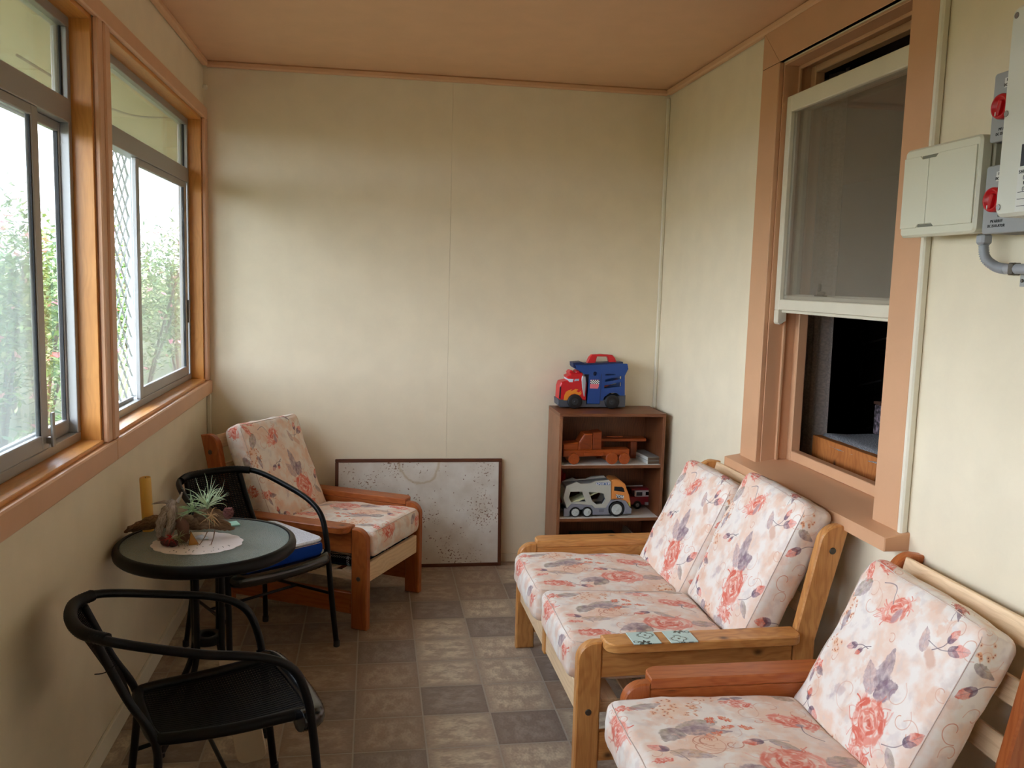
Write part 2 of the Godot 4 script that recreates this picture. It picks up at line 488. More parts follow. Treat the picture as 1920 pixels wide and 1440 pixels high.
func back_print() -> ImageTexture:
	var rr := print_base(11, 0.2)
	bloom(Vector2(0.13, -0.03), 0.1, 0.6, 0.5, CORAL, PINK, 5)
	bloom(Vector2(0.08, 0.08), 0.07, 0.9, 0.35, CORAL, PINK, 4)
	leaf(Vector2(0.15, 0.12), 0.17, 0.05, 2.2, MAUVE, SAGE)
	specks(Vector2(0.05, 0.33), 0.1, 34, PEACH, RUST, rr)
	leaf(Vector2(0.10, 0.32), 0.13, 0.025, 1.5, PLUM, MAUVE)
	bloom(Vector2(0.43, 0.18), 0.12, -0.75, 0.55, CORAL, PINK, 6)
	blot(Vector2(0.46, 0.2), 0.03, 0.05, 0.4, MAUVE, 0.7)
	line([Vector2(0.24, 0.09), Vector2(0.33, 0.07), Vector2(0.39, 0.16)], 0.003, PLUM)
	bud(Vector2(0.29, 0.46), 0.07, 2.6, MAUVE)
	bud(Vector2(0.35, 0.46), 0.05, 2.2, CORAL)
	specks(Vector2(0.13, 0.52), 0.06, 14, PEACH, RUST, rr)
	bloom(Vector2(0.05, 0.69), 0.055, 0.4, 0.75, CORAL, PINK, 5)
	leaf(Vector2(0.07, 0.70), 0.1, 0.022, 0.1, PLUM, MAUVE)
	leaf(Vector2(0.05, 0.72), 0.08, 0.018, 1.2, PLUM, MAUVE)
	bloom(Vector2(0.75, -0.04), 0.065, 0.5, 0.5, CORAL, RUST, 5)
	leaf(Vector2(0.76, -0.03), 0.11, 0.016, 0.9, PLUM, PLUM)
	line([Vector2(0.76, -0.02), Vector2(0.79, 0.07)], 0.002, PLUM)
	leaf(Vector2(0.74, 0.27), 0.13, 0.035, -2.0, Color(0.84, 0.66, 0.58), MAUVE)
	bud(Vector2(0.85, 0.14), 0.07, -1.2, CORAL)
	bud(Vector2(0.90, 0.18), 0.1, -0.4, Color(0.93, 0.5, 0.44))
	blot(Vector2(0.80, 0.27), 0.06, 0.04, 0.7, Color(0.86, 0.68, 0.58), 0.75)
	leaf(Vector2(0.585, 0.60), 0.19, 0.055, -2.35, MAUVE, Color(0.78, 0.62, 0.58))
	leaf(Vector2(0.60, 0.57), 0.24, 0.06, -1.65, MAUVE, PLUM)
	leaf(Vector2(0.60, 0.59), 0.17, 0.065, -0.75, PLUM, Color(0.54, 0.42, 0.50))
	bloom(Vector2(0.66, 0.72), 0.145, 0.3, 0.85, CORAL, PINK, 8)
	bloom(Vector2(0.69, 0.88), 0.10, 0.2, 0.5, CORAL, PINK, 6, 0.7)
	blot(Vector2(0.36, 0.70), 0.05, 0.06, 0.5, MAUVE, 0.3, 0.8)
	bud(Vector2(0.13, 0.86), 0.06, -1.7, CORAL)
	bud(Vector2(0.22, 0.90), 0.08, 0.2, Color(0.92, 0.5, 0.45))
	leaf(Vector2(0.34, 0.92), 0.15, 0.05, 1.1, PLUM, MAUVE)
	bud(Vector2(0.93, 0.65), 0.10, -0.9, CORAL)
	leaf(Vector2(0.84, 0.74), 0.14, 0.03, 0.7, SAGE, MAUVE)
	blot(Vector2(0.66, 0.96), 0.08, 0.05, 0.3, PLUM, 0.35, 0.8)
	specks(Vector2(0.45, 0.98), 0.07, 18, PEACH, RUST, rr)
	# the side strips
	bud(Vector2(1.08, 0.30), 0.09, 2.4, CORAL)
	leaf(Vector2(1.03, 0.18), 0.13, 0.03, 0.2, SAGE, PLUM)
	bud(Vector2(1.12, 0.78), 0.1, 2.9, CORAL)
	specks(Vector2(1.06, 0.10), 0.05, 12, PEACH, RUST, rr)
	curl(Vector2(1.1, 0.5), 0.07, 1.0, Color(0.86, 0.6, 0.5), 0.6)
	leaf(Vector2(-0.08, 0.3), 0.15, 0.04, 1.2, PLUM, SAGE)
	bloom(Vector2(-0.09, 0.06), 0.08, 1.0, 0.7, CORAL, PINK, 6)
	bloom(Vector2(-0.1, 0.62), 0.06, 1.0, 0.7, CORAL, PINK, 5)
	return ImageTexture.create_from_image(pim)

func seat_print() -> ImageTexture:
	var rr := print_base(29, 0.42)
	bloom(Vector2(-0.04, 0.30), 0.13, 1.3, 0.55, CORAL, PINK, 6)
	bloom(Vector2(0.06, 0.16), 0.06, 0.2, 0.5, CORAL, PINK, 5)
	leaf(Vector2(0.08, 0.17), 0.17, 0.045, -0.25, SAGE, MAUVE)
	specks(Vector2(0.29, 0.20), 0.12, 46, PEACH, RUST, rr)
	leaf(Vector2(0.23, 0.42), 0.24, 0.055, -0.35, SAGE, MAUVE)
	leaf(Vector2(0.23, 0.42), 0.26, 0.05, 0.12, MAUVE, PLUM)
	leaf(Vector2(0.24, 0.41), 0.14, 0.065, 2.3, PLUM, SAGE)
	bloom(Vector2(0.62, 0.15), 0.07, 0.2, 0.7, CORAL, PINK, 6)
	leaf(Vector2(0.61, 0.09), 0.07, 0.02, -0.2, PLUM, PLUM)
	leaf(Vector2(0.61, 0.09), 0.07, 0.02, 3.0, PLUM, PLUM)
	specks(Vector2(0.47, 0.06), 0.06, 14, PEACH, RUST, rr)
	leaf(Vector2(0.80, 0.02), 0.16, 0.03, 0.15, Color(0.80, 0.62, 0.50), SAGE)
	leaf(Vector2(0.84, 0.05), 0.12, 0.035, 0.4, Color(0.74, 0.58, 0.47), SAGE)
	bloom(Vector2(0.84, 0.35), 0.13, 0.35, 0.5, CORAL, PINK, 6)
	blot(Vector2(0.85, 0.38), 0.025, 0.02, 0.0, MAUVE, 0.9)
	line([Vector2(0.85, 0.39), Vector2(0.84, 0.46), Vector2(0.9, 0.53)], 0.003, PLUM)
	for q in [Vector2(0.42, 0.33), Vector2(0.50, 0.31), Vector2(0.48, 0.40), Vector2(0.57, 0.41), Vector2(0.41, 0.46), Vector2(0.36, 0.5)]:
		bloom(q, 0.028, rr.randf() * 3.0, 0.6, CORAL, PEACH, 5)
	blot(Vector2(0.34, 0.55), 0.16, 0.1, 0.2, Color(0.93, 0.76, 0.64), 0.55, 0.8)
	for i in 6: curl(Vector2(0.34, 0.55) + Vector2(rr.randf_range(-0.08, 0.1), rr.randf_range(-0.05, 0.07)), rr.randf_range(0.05, 0.13), rr.randf() * TAU, Color(0.80, 0.52, 0.42), 0.45)
	bud(Vector2(0.56, 0.56), 0.09, 2.9, CORAL)
	leaf(Vector2(0.62, 0.55), 0.17, 0.03, 0.75, SAGE, MAUVE)
	bud(Vector2(0.12, 0.58), 0.09, -2.4, Color(0.92, 0.52, 0.46))
	leaf(Vector2(0.14, 0.62), 0.2, 0.045, 0.3, Color(0.80, 0.64, 0.50), MAUVE)
	bloom(Vector2(0.66, 0.74), 0.165, 0.1, 0.7, CORAL, PINK, 8)
	leaf(Vector2(0.80, 0.76), 0.18, 0.06, -0.3, SAGE, MAUVE)
	leaf(Vector2(0.52, 0.78), 0.2, 0.06, 2.8, PLUM, MAUVE)
	leaf(Vector2(0.53, 0.80), 0.17, 0.055, 2.3, SAGE, PLUM)
	bloom(Vector2(0.10, 0.68), 0.04, 0.0, 0.5, CORAL, PINK, 5)
	bloom(Vector2(0.18, 0.88), 0.11, 0.2, 0.45, CORAL, PINK, 6)
	bud(Vector2(0.35, 0.92), 0.07, 0.4, CORAL)
	specks(Vector2(0.9, 0.93), 0.07, 16, PEACH, RUST, rr)
	leaf(Vector2(-0.1, 0.75), 0.14, 0.04, 1.0, PLUM, MAUVE)
	bloom(Vector2(-0.1, 0.9), 0.06, 1.0, 0.6, CORAL, PINK, 5)
	bloom(Vector2(0.3, 1.1), 0.07, 0.0, 0.6, CORAL, PINK, 6)
	leaf(Vector2(0.62, 1.08), 0.16, 0.05, 0.2, PLUM, SAGE)
	return ImageTexture.create_from_image(pim)

# ------------------------------------------------------------------ the scene
func _ready() -> void:
	rng.seed = 7
	camera_and_light()
	materials()
	room()
	left_windows()
	sash_window()
	bedroom()
	garden()
	furniture()
	small_things()

func camera_and_light() -> void:
	var cam := Camera3D.new()
	cam.name = "camera"; add_child(cam)
	cam.fov = 47.405; cam.near = 0.05; cam.far = 200.0
	cam.transform = Transform3D(Basis(Vector3(0.98754866, 0.02781356, 0.15483553), Vector3(-0.0091706, 0.99275084, -0.11984017), Vector3(-0.15704628, 0.11692807, 0.98064484)), Vector3(0.9085, 1.6675, 5.01745))
	cam.current = true
	var sm := ProceduralSkyMaterial.new()   # an even, bright overcast
	sm.sky_top_color = Color(0.86, 0.91, 0.98); sm.sky_horizon_color = Color(0.90, 0.95, 1.0); sm.sky_curve = 0.2
	sm.ground_bottom_color = Color(0.45, 0.47, 0.36); sm.ground_horizon_color = Color(0.60, 0.62, 0.52)
	sm.energy_multiplier = 1.0
	var sky := Sky.new()
	sky.sky_material = sm
	var e := Environment.new()
	e.background_mode = Environment.BG_SKY; e.sky = sky
	e.tonemap_mode = Environment.TONE_MAPPER_LINEAR; e.tonemap_exposure = 15.4
	e.sdfgi_enabled = true; e.ssao_enabled = true; e.ssil_enabled = true
	var we := WorldEnvironment.new()
	we.name = "environment"; we.environment = e; add_child(we)

func painted(r: float, g: float, b: float, rough := 0.55) -> StandardMaterial3D:
	var m := mat(r, g, b, rough, 0.4)
	m.albedo_texture = M.plaster; m.uv1_triplanar = true; m.uv1_world_triplanar = true; m.uv1_scale = Vector3(1.3, 1.3, 1.3)
	return m

func materials() -> void:
	M.plaster = grain_tex(3, 0.012, 0.982, 1.0)
	M.wall = painted(241, 227, 198, 0.5)
	M.ceiling = painted(230, 184, 144, 0.6)
	M.peach = painted(216, 166, 126, 0.42)
	M.casing = painted(226, 176, 138, 0.34)
	M.cream = painted(236, 228, 206, 0.5)
	M.sash = painted(226, 218, 196, 0.45)
	M.alu = mat(168, 168, 168, 0.42, 0.5)
	M.alu.metallic = 0.55
	M.rubber = mat(26, 27, 30, 0.6)
	M.pine_tex = wood_tex(5, 9.0, Color(0.78, 0.60, 0.42), Color(0.96, 0.85, 0.68))
	M.plain_tex = wood_tex(17, 16.0, Color(0.87, 0.79, 0.69), Color(0.97, 0.92, 0.85), 0)
	M.sheen_tex = wood_tex(31, 22.0, Color(0.46, 0.32, 0.23), Color(0.66, 0.50, 0.38), 0)
	M.jamb = wood(M.plain_tex, 232, 172, 98, 0.34)
	M.pine = wood(M.pine_tex, 238, 200, 152, 0.36)         # honey pine of the sofa
	M.pine_red = wood(M.pine_tex, 204, 136, 94, 0.34)      # redder varnish of the near chair
	M.pine_old = wood(M.pine_tex, 194, 126, 80, 0.36)      # darker varnish of the corner chair
	M.rail = wood(M.plain_tex, 255, 236, 208, 0.5)
	M.bookcase = wood(M.sheen_tex, 250, 226, 206, 0.42)
	M.bookedge = wood(M.sheen_tex, 214, 176, 146, 0.42)
	M.ply = wood(M.pine_tex, 205, 150, 100, 0.5)
	M.black = mat(7, 7, 8, 0.42, 0.34)
	M.black_weave = mat(9, 9, 10, 0.55, 0.32)
	M.steel = mat(150, 150, 148, 0.3)
	M.steel.metallic = 0.8
	M.bolt = mat(92, 84, 74, 0.4)
	M.bolt.metallic = 0.6
	# glass: clear panes and panes hazed by dirt and old film
	M.glass = mat(225, 232, 232, 0.03, 0.5)
	M.glass.transparency = BaseMaterial3D.TRANSPARENCY_ALPHA; M.glass.albedo_color.a = 0.05
	M.haze = mat(206, 222, 226, 0.05, 0.5)
	M.haze.transparency = BaseMaterial3D.TRANSPARENCY_ALPHA; M.haze.albedo_color.a = 0.27
	M.haze_top = mat(206, 206, 184, 0.08, 0.5)
	M.haze_top.transparency = BaseMaterial3D.TRANSPARENCY_ALPHA; M.haze_top.albedo_color.a = 0.4
	var cloth := func(t: Texture2D) -> StandardMaterial3D:
		var m := mat(255, 255, 255, 0.55, 0.35)
		m.albedo_texture = t
		m.rim_enabled = true; m.rim = 0.2; m.rim_tint = 0.5
		return m
	M.back_cloth = cloth.call(back_print())
	M.seat_cloth = cloth.call(seat_print())

func wall_with_holes(called: String, x0: float, x1: float, z0: float, z1: float, holes: Array, m: Material) -> Node3D:
	# a wall that runs along z, pierced by [z0, z1, y0, y1] openings
	var o := structure(called)
	var at := z0
	for h in holes:
		span("wall_panel", Vector3(x0, 0, at), Vector3(x1, CEIL, h[0]), m, o, 0.0)
		span("wall_panel", Vector3(x0, 0, h[0]), Vector3(x1, h[2], h[1]), m, o, 0.0)
		span("wall_panel", Vector3(x0, h[3], h[0]), Vector3(x1, CEIL, h[1]), m, o, 0.0)
		at = h[1]
	span("wall_panel", Vector3(x0, 0, at), Vector3(x1, CEIL, z1), m, o, 0.0)
	return o

const WINS := [[0.068, 1.77], [1.895, 3.60], [3.725, 5.43]]
const SILL := 1.075
const HEAD := 2.483

func room() -> void:
	# floor: a slab of grout with every tile laid on it
	var fl := structure("floor")
	var grout := mat(172, 160, 146, 0.8)
	span("grout_bed", Vector3(-0.12, -0.16, -0.12), Vector3(W + 0.12, -0.0006, LONG + 0.12), grout, fl, 0.0)
	var mats := []
	for i in 4: mats.append(tile_tex(40 + i, Color(0.68, 0.60, 0.52), Color(0.82, 0.76, 0.66), Color(0.54, 0.46, 0.40)))      # pale
	for i in 3: mats.append(tile_tex(60 + i, Color(0.54, 0.475, 0.43), Color(0.62, 0.56, 0.51), Color(0.46, 0.395, 0.35)))    # dark
	for i in 3: mats.append(tile_tex(80 + i, Color(0.61, 0.52, 0.445), Color(0.69, 0.61, 0.53), Color(0.50, 0.415, 0.355)))    # brown
	var tm := []
	for t in mats:
		var m := mat(255, 255, 255, 0.44, 0.45)
		m.albedo_texture = t
		tm.append(m)
	# L pale, D dark, B brown, rows away from the camera first; columns from the windows
	var seen := {"0,-1": "D", "0,0": "L", "0,1": "L", "0,2": "L", "0,3": "D", "0,4": "L", "0,5": "L", "0,-2": "B", "0,-3": "B",
		"1,-1": "L", "1,0": "D", "1,1": "L", "1,2": "L", "1,3": "L", "1,4": "D", "1,5": "L", "1,-2": "B", "1,-3": "B", "2,2": "D", "2,3": "B", "2,4": "L", "2,-2": "D", "2,-1": "L",
		"-1,-1": "B", "-1,0": "B", "-1,1": "D", "-1,2": "B", "-1,3": "B", "-1,4": "B", "-1,5": "D", "-2,1": "B", "-2,2": "B", "-2,3": "D", "-2,4": "B", "-2,5": "B", "-2,0": "D", "-2,-1": "B"}
	var rest := G.new()
	var cache := {}
	for j in range(-4, 25):
		for i in range(-5, 6):
			var x0 := maxf(1.110 + 0.2593 * i, 0.0) + 0.0026
			var x1 := minf(1.110 + 0.2593 * (i + 1), W) - 0.002
			var z0 := maxf(0.861 + 0.2402 * j, 0.0) + 0.0034
			var z1 := minf(0.861 + 0.2402 * (j + 1), LONG) - 0.0026
			if x1 - x0 < 0.01 or z1 - z0 < 0.01: continue
			var c := Vector3((x0 + x1) / 2, -0.003, (z0 + z1) / 2)
			if z0 > 3.1:
				rest.box(c, Vector3(x1 - x0, 0.006, z1 - z0), Basis(), 0.0015)
				continue
			var k: String = seen.get("%d,%d" % [i, j], "LLBDBL"[posmod(i * 7 + j * 5 + (i * j) % 3, 6)])
			var which: int = {"L": 0, "D": 4, "B": 7}[k] + posmod(i * 3 + j * 2, 4 if k == "L" else 3)
			var turn := posmod(i + 2 * j, 4)
			var key := "%.3f %.3f %d" % [x1 - x0, z1 - z0, turn]
			if not cache.has(key):
				var g := G.new()
				g.box(Vector3.ZERO, Vector3(x1 - x0, 0.006, z1 - z0), Basis(), 0.0015)
				for q in g.v.size():
					var u := Vector2(g.v[q].x / 0.2553, g.v[q].z / 0.2362)
					for r in turn: u = Vector2(-u.y, u.x)
					g.uv[q] = u + Vector2(0.5, 0.5)
				cache[key] = g.mesh()
			var t := share("floor_tile", cache[key], tm[which], fl)
			t.position = c
	var far_tiles := put("floor_tiles_behind_camera", rest, tm[7], fl)
	far_tiles.set_meta("kind", "stuff")

	var ce := structure("ceiling")
	span("ceiling_lining", Vector3(-0.12, CEIL, -0.12), Vector3(W + 0.12, CEIL + 0.12, LONG + 0.12), M.ceiling, ce, 0.0)
	var holes := []
	for w in WINS: holes.append([w[0], w[1], SILL, HEAD])
	wall_with_holes("wall_left", -0.12, 0.0, -0.12, LONG + 0.12, holes, M.wall)
	wall_with_holes("wall_right", W, W + 0.16, -0.12, LONG + 0.12, [[1.455, 2.382, 0.905, 2.60]], M.wall)
	# far wall: two lining sheets with a narrow joint
	var wf := structure("wall_far")
	span("lining_sheet", Vector3(0, 0, -0.1), Vector3(1.3336, CEIL, 0), M.wall, wf, 0.0004)
	span("lining_sheet", Vector3(1.3344, 0, -0.1), Vector3(W, CEIL, 0), M.wall, wf, 0.0004)
	span("backing", Vector3(0, 0, -0.12), Vector3(W, CEIL, -0.1), M.wall, wf, 0.0)
	for y in [0.55, 1.1, 1.65, 2.2]:
		for x in [0.03, 1.30]:
			var g := G.new()
			g.cyl(0.003, 0.0, 0.0008, 8, Transform3D(Basis(Vector3.RIGHT, PI / 2), Vector3(x, y, 0.0)), 0.0003)
			put("nail_head", g, M.cream, wf)
	var wb := structure("wall_back")
	span("wall_panel", Vector3(0, 0, LONG), Vector3(W, CEIL, LONG + 0.12), M.wall, wb, 0.0)

	# battens, cornices and skirtings
	var q := func(called: String, a: Vector3, b: Vector3, r: float, m: Material) -> void:
		# a strip from a to b with a chamfered face
		var o := structure(called)
		var d := (b - a)
		var s := Vector3(r, r, r)
		for k in 3:
			if absf(d[k]) > 0.3: s[k] = absf(d[k])
		pbox("strip", (a + b) / 2.0, s, m, o, r * 0.3)
	q.call("trim_1", Vector3(0.016, CEIL - 0.016, 0.016), Vector3(W - 0.016, CEIL - 0.016, 0.016), 0.032, M.ceiling)
	q.call("trim_2", Vector3(0.016, CEIL - 0.016, 0.033), Vector3(0.016, CEIL - 0.016, LONG), 0.032, M.ceiling)
	q.call("trim_3", Vector3(W - 0.016, CEIL - 0.016, 0.033), Vector3(W - 0.016, CEIL - 0.016, LONG), 0.032, M.ceiling)
	q.call("trim_4", Vector3(0.012, 0.08, 0.012), Vector3(0.012, 1.0, 0.012), 0.024, M.cream)
	q.call("trim_5", Vector3(0.012, 2.56, 0.012), Vector3(0.012, 2.735, 0.012), 0.024, M.cream)
	q.call("trim_6", Vector3(W - 0.010, 0.0, 0.010), Vector3(W - 0.010, CEIL - 0.044, 0.010), 0.02, M.cream)
	var bl := structure("baseboard_left")
	span("board", Vector3(0, 0, 0.012), Vector3(0.014, 0.078, LONG), M.cream, bl, 0.004)
	var bf := structure("baseboard_far")
	span("board", Vector3(0.014, 0, 0), Vector3(W, 0.05, 0.011), M.wall, bf, 0.003)
	var br := structure("baseboard_right")
	span("board", Vector3(W - 0.012, 0, 0.35), Vector3(W, 0.078, LONG), M.cream, br, 0.004)

func left_windows() -> void:
	# timber linings and casings, aluminium frames, a toplight over two sliding lights
	for k in 3:
		var a: float = WINS[k][0]
		var b: float = WINS[k][1]
		var o := structure("window_%d" % (k + 1))
		# timber jambs, head and sill board
		span("jamb", Vector3(-0.118, SILL, a), Vector3(-0.001, HEAD, a + 0.018), M.jamb, o, 0.001)
		span("jamb", Vector3(-0.118, SILL, b - 0.018), Vector3(-0.001, HEAD, b), M.jamb, o, 0.001)
		span("head_lining", Vector3(-0.118, HEAD - 0.018, a + 0.018), Vector3(-0.001, HEAD, b - 0.018), M.jamb, o, 0.001)
		span("sill_board", Vector3(-0.118, SILL, a + 0.018), Vector3(0.008, SILL + 0.018, b - 0.018), M.jamb, o, 0.002)
		var y0 := SILL + 0.018
		var y1 := HEAD - 0.018
		var z0 := a + 0.018
		var z1 := b - 0.018
		var xi := -0.064        # inner face of the aluminium
		var xo := -0.112
		var f := func(called: String, ya: float, yb: float, za: float, zb: float, d0 := 0.0, d1 := 0.0, m: Material = null) -> void:
			span(called, Vector3(xo + d0, ya, za), Vector3(xi - d1, yb, zb), M.alu if m == null else m, o, 0.002)
		f.call("frame_sill", y0, y0 + 0.03, z0, z1)
		f.call("frame_head", y1 - 0.034, y1, z0, z1)
		f.call("frame_stile", y0 + 0.03, y1 - 0.034, z0, z0 + 0.028)
		f.call("frame_stile", y0 + 0.03, y1 - 0.034, z1 - 0.028, z1)
		var t0 := 2.132
		var t1 := 2.206
		f.call("transom", t0, t1, z0 + 0.028, z1 - 0.028, 0.0, -0.004)
		# toplight with its dark glazing bead
		f.call("glazing_bead", t1, t1 + 0.006, z0 + 0.028, z1 - 0.028, 0.012, 0.016, M.rubber)
		f.call("glazing_bead", t1 + 0.006, y1 - 0.034, z0 + 0.028, z0 + 0.036, 0.012, 0.016, M.rubber)
		f.call("glazing_bead", t1 + 0.006, y1 - 0.034, z1 - 0.036, z1 - 0.028, 0.012, 0.016, M.rubber)
		span("toplight_pane", Vector3(-0.090, t1 + 0.006, z0 + 0.036), Vector3(-0.086, y1 - 0.034, z1 - 0.036), M.haze_top, o, 0.0)
		var sash := func(za: float, zb: float, x: float, m: Material, wide := 0.046) -> Node3D:
			var s := Node3D.new()
			s.name = "sliding_sash"; o.add_child(s, true)
			var ya := y0 + 0.03
			span("stile", Vector3(x - 0.02, ya, za), Vector3(x, t0, za + wide), M.alu, s, 0.003)
			span("stile", Vector3(x - 0.02, ya, zb - wide), Vector3(x, t0, zb), M.alu, s, 0.003)
			span("rail", Vector3(x - 0.02, ya, za + wide), Vector3(x, ya + 0.046, zb - wide), M.alu, s, 0.003)
			span("rail", Vector3(x - 0.02, t0 - 0.03, za + wide), Vector3(x, t0, zb - wide), M.alu, s, 0.003)
			for e in [za + wide, zb - wide - 0.006]:
				span("glazing_bead", Vector3(x - 0.016, ya + 0.046, e), Vector3(x - 0.004, t0 - 0.03, e + 0.006), M.rubber, s, 0.0)
			span("pane", Vector3(x - 0.012, ya + 0.046, za + wide + 0.006), Vector3(x - 0.008, t0 - 0.03, zb - wide - 0.006), m, s, 0.0)
			return s
		if k == 0:
			# far light shut, near half slid open in front of the security grille
			var s: Node3D = sash.call(z0 + 0.055, 1.125, -0.066, M.haze)
			span("pull", Vector3(-0.066, 1.40, z0 + 0.06), Vector3(-0.060, 1.52, z0 + 0.074), M.bolt, s, 0.001)
			f.call("track", y0 + 0.03, y0 + 0.044, 1.13, z1 - 0.028, 0.010, 0.030)
			grille(o, 0.885, z1 - 0.03, y0 + 0.02, t0)
		else:
			var s2: Node3D = sash.call(z0 + 0.024, z0 + 0.86, -0.092, M.glass, 0.014)
			s2.name = "sliding_sash_outer"
			var sb: float = z0 + 0.295
			var s3: Node3D = sash.call(sb, minf(sb + 0.9, z1 - 0.03), -0.064, M.haze, 0.05)
			var hd := Node3D.new()
			hd.name = "handle"; s3.add_child(hd, true)
			span("grip", Vector3(-0.05, 1.13, sb + 0.006), Vector3(-0.042, 1.235, sb + 0.026), M.steel, hd, 0.002)
			span("foot", Vector3(-0.065, 1.14, sb + 0.010), Vector3(-0.048, 1.16, sb + 0.022), M.steel, hd, 0.002)
			if sb + 0.9 < z1 - 0.1: sash.call(sb + 0.87, z1 - 0.03, -0.092, M.glass, 0.03)
	# casings on the wall face: moulded strips mitred round both openings
	var strip := func(called: String, a: Vector3, b: Vector3) -> void:
		var o := structure(called)
		span("casing", a, b, M.casing, o, 0.005)
	strip.call("trim_7", Vector3(0.0, HEAD - 0.004, 0.0), Vector3(0.020, HEAD + 0.058, 5.55))
	for k in 3:
		var a: float = WINS[k][0]
		var b: float = WINS[k][1]
		strip.call("trim_%d" % (8 + k), Vector3(0.0, SILL - 0.07, 0.0 if k == 0 else a - 0.062), Vector3(0.030, SILL + 0.004, b + 0.062))
		var o := structure("trim_%d" % (11 + k))
		if k == 0: span("casing", Vector3(0.0, SILL + 0.004, 0.001), Vector3(0.020, HEAD - 0.004, a + 0.004), M.casing, o, 0.005)
		span("casing", Vector3(0.0, SILL + 0.004, b - 0.004), Vector3(0.020, HEAD - 0.004, b + 0.046), M.casing, o, 0.007)
		span("casing", Vector3(0.0, SILL + 0.004, b + 0.047), Vector3(0.026, HEAD - 0.004, b + 0.078), M.casing, o, 0.008)
		span("casing", Vector3(0.0, SILL + 0.004, b + 0.079), Vector3(0.020, HEAD - 0.004, b + 0.129), M.casing, o, 0.007)

func grille(o: Node3D, za: float, zb: float, ya: float, yb: float) -> void:
	# expanded-metal security grille outside the glass: bent strips that meet in diamonds
	var gr := Node3D.new()
	gr.name = "security_grille"; o.add_child(gr, true)
	var x := -0.15
	var m := mat(150, 150, 146, 0.45)
	span("grille_frame", Vector3(x - 0.015, ya, za), Vector3(x + 0.015, yb + 0.03, za + 0.05), mat(226, 226, 224, 0.4), gr, 0.003)
	span("grille_frame", Vector3(x - 0.015, ya, zb), Vector3(x + 0.015, yb + 0.03, zb + 0.03), m, gr, 0.003)
	span("grille_frame", Vector3(x - 0.015, ya - 0.03, za), Vector3(x + 0.015, ya, zb + 0.03), m, gr, 0.003)
	span("grille_frame", Vector3(x - 0.015, yb + 0.03, za), Vector3(x + 0.015, yb + 0.06, zb + 0.03), m, gr, 0.003)
	var wide := 0.046       # a diamond across
	var rows := 12
	var dy := (yb + 0.03 - ya) / (rows * 2)
	var cols := int((zb - za - 0.05) / wide)
	var mesh: Mesh
	for flip in 2:
		var g := G.new()
		for i in rows * 2:
			var s := 1.0 if (i + flip) % 2 == 0 else -1.0
			var p := Vector3(0, ya + dy * i, -s * wide / 2)
			var q := Vector3(0, ya + dy * (i + 1), s * wide / 2)
			var d := (q - p).normalized()
			var b := Basis(Vector3.RIGHT, d, Vector3.RIGHT.cross(d))
			g.box((p + q) / 2, Vector3(0.008, p.distance_to(q), 0.0017), b, 0.0)
		mesh = g.mesh()
		for c in cols:
			if c % 2 != flip: continue
			var t := share("lattice_strip", mesh, m, gr)
			t.position = Vector3(x, 0, za + 0.05 + wide * (c + 0.5))

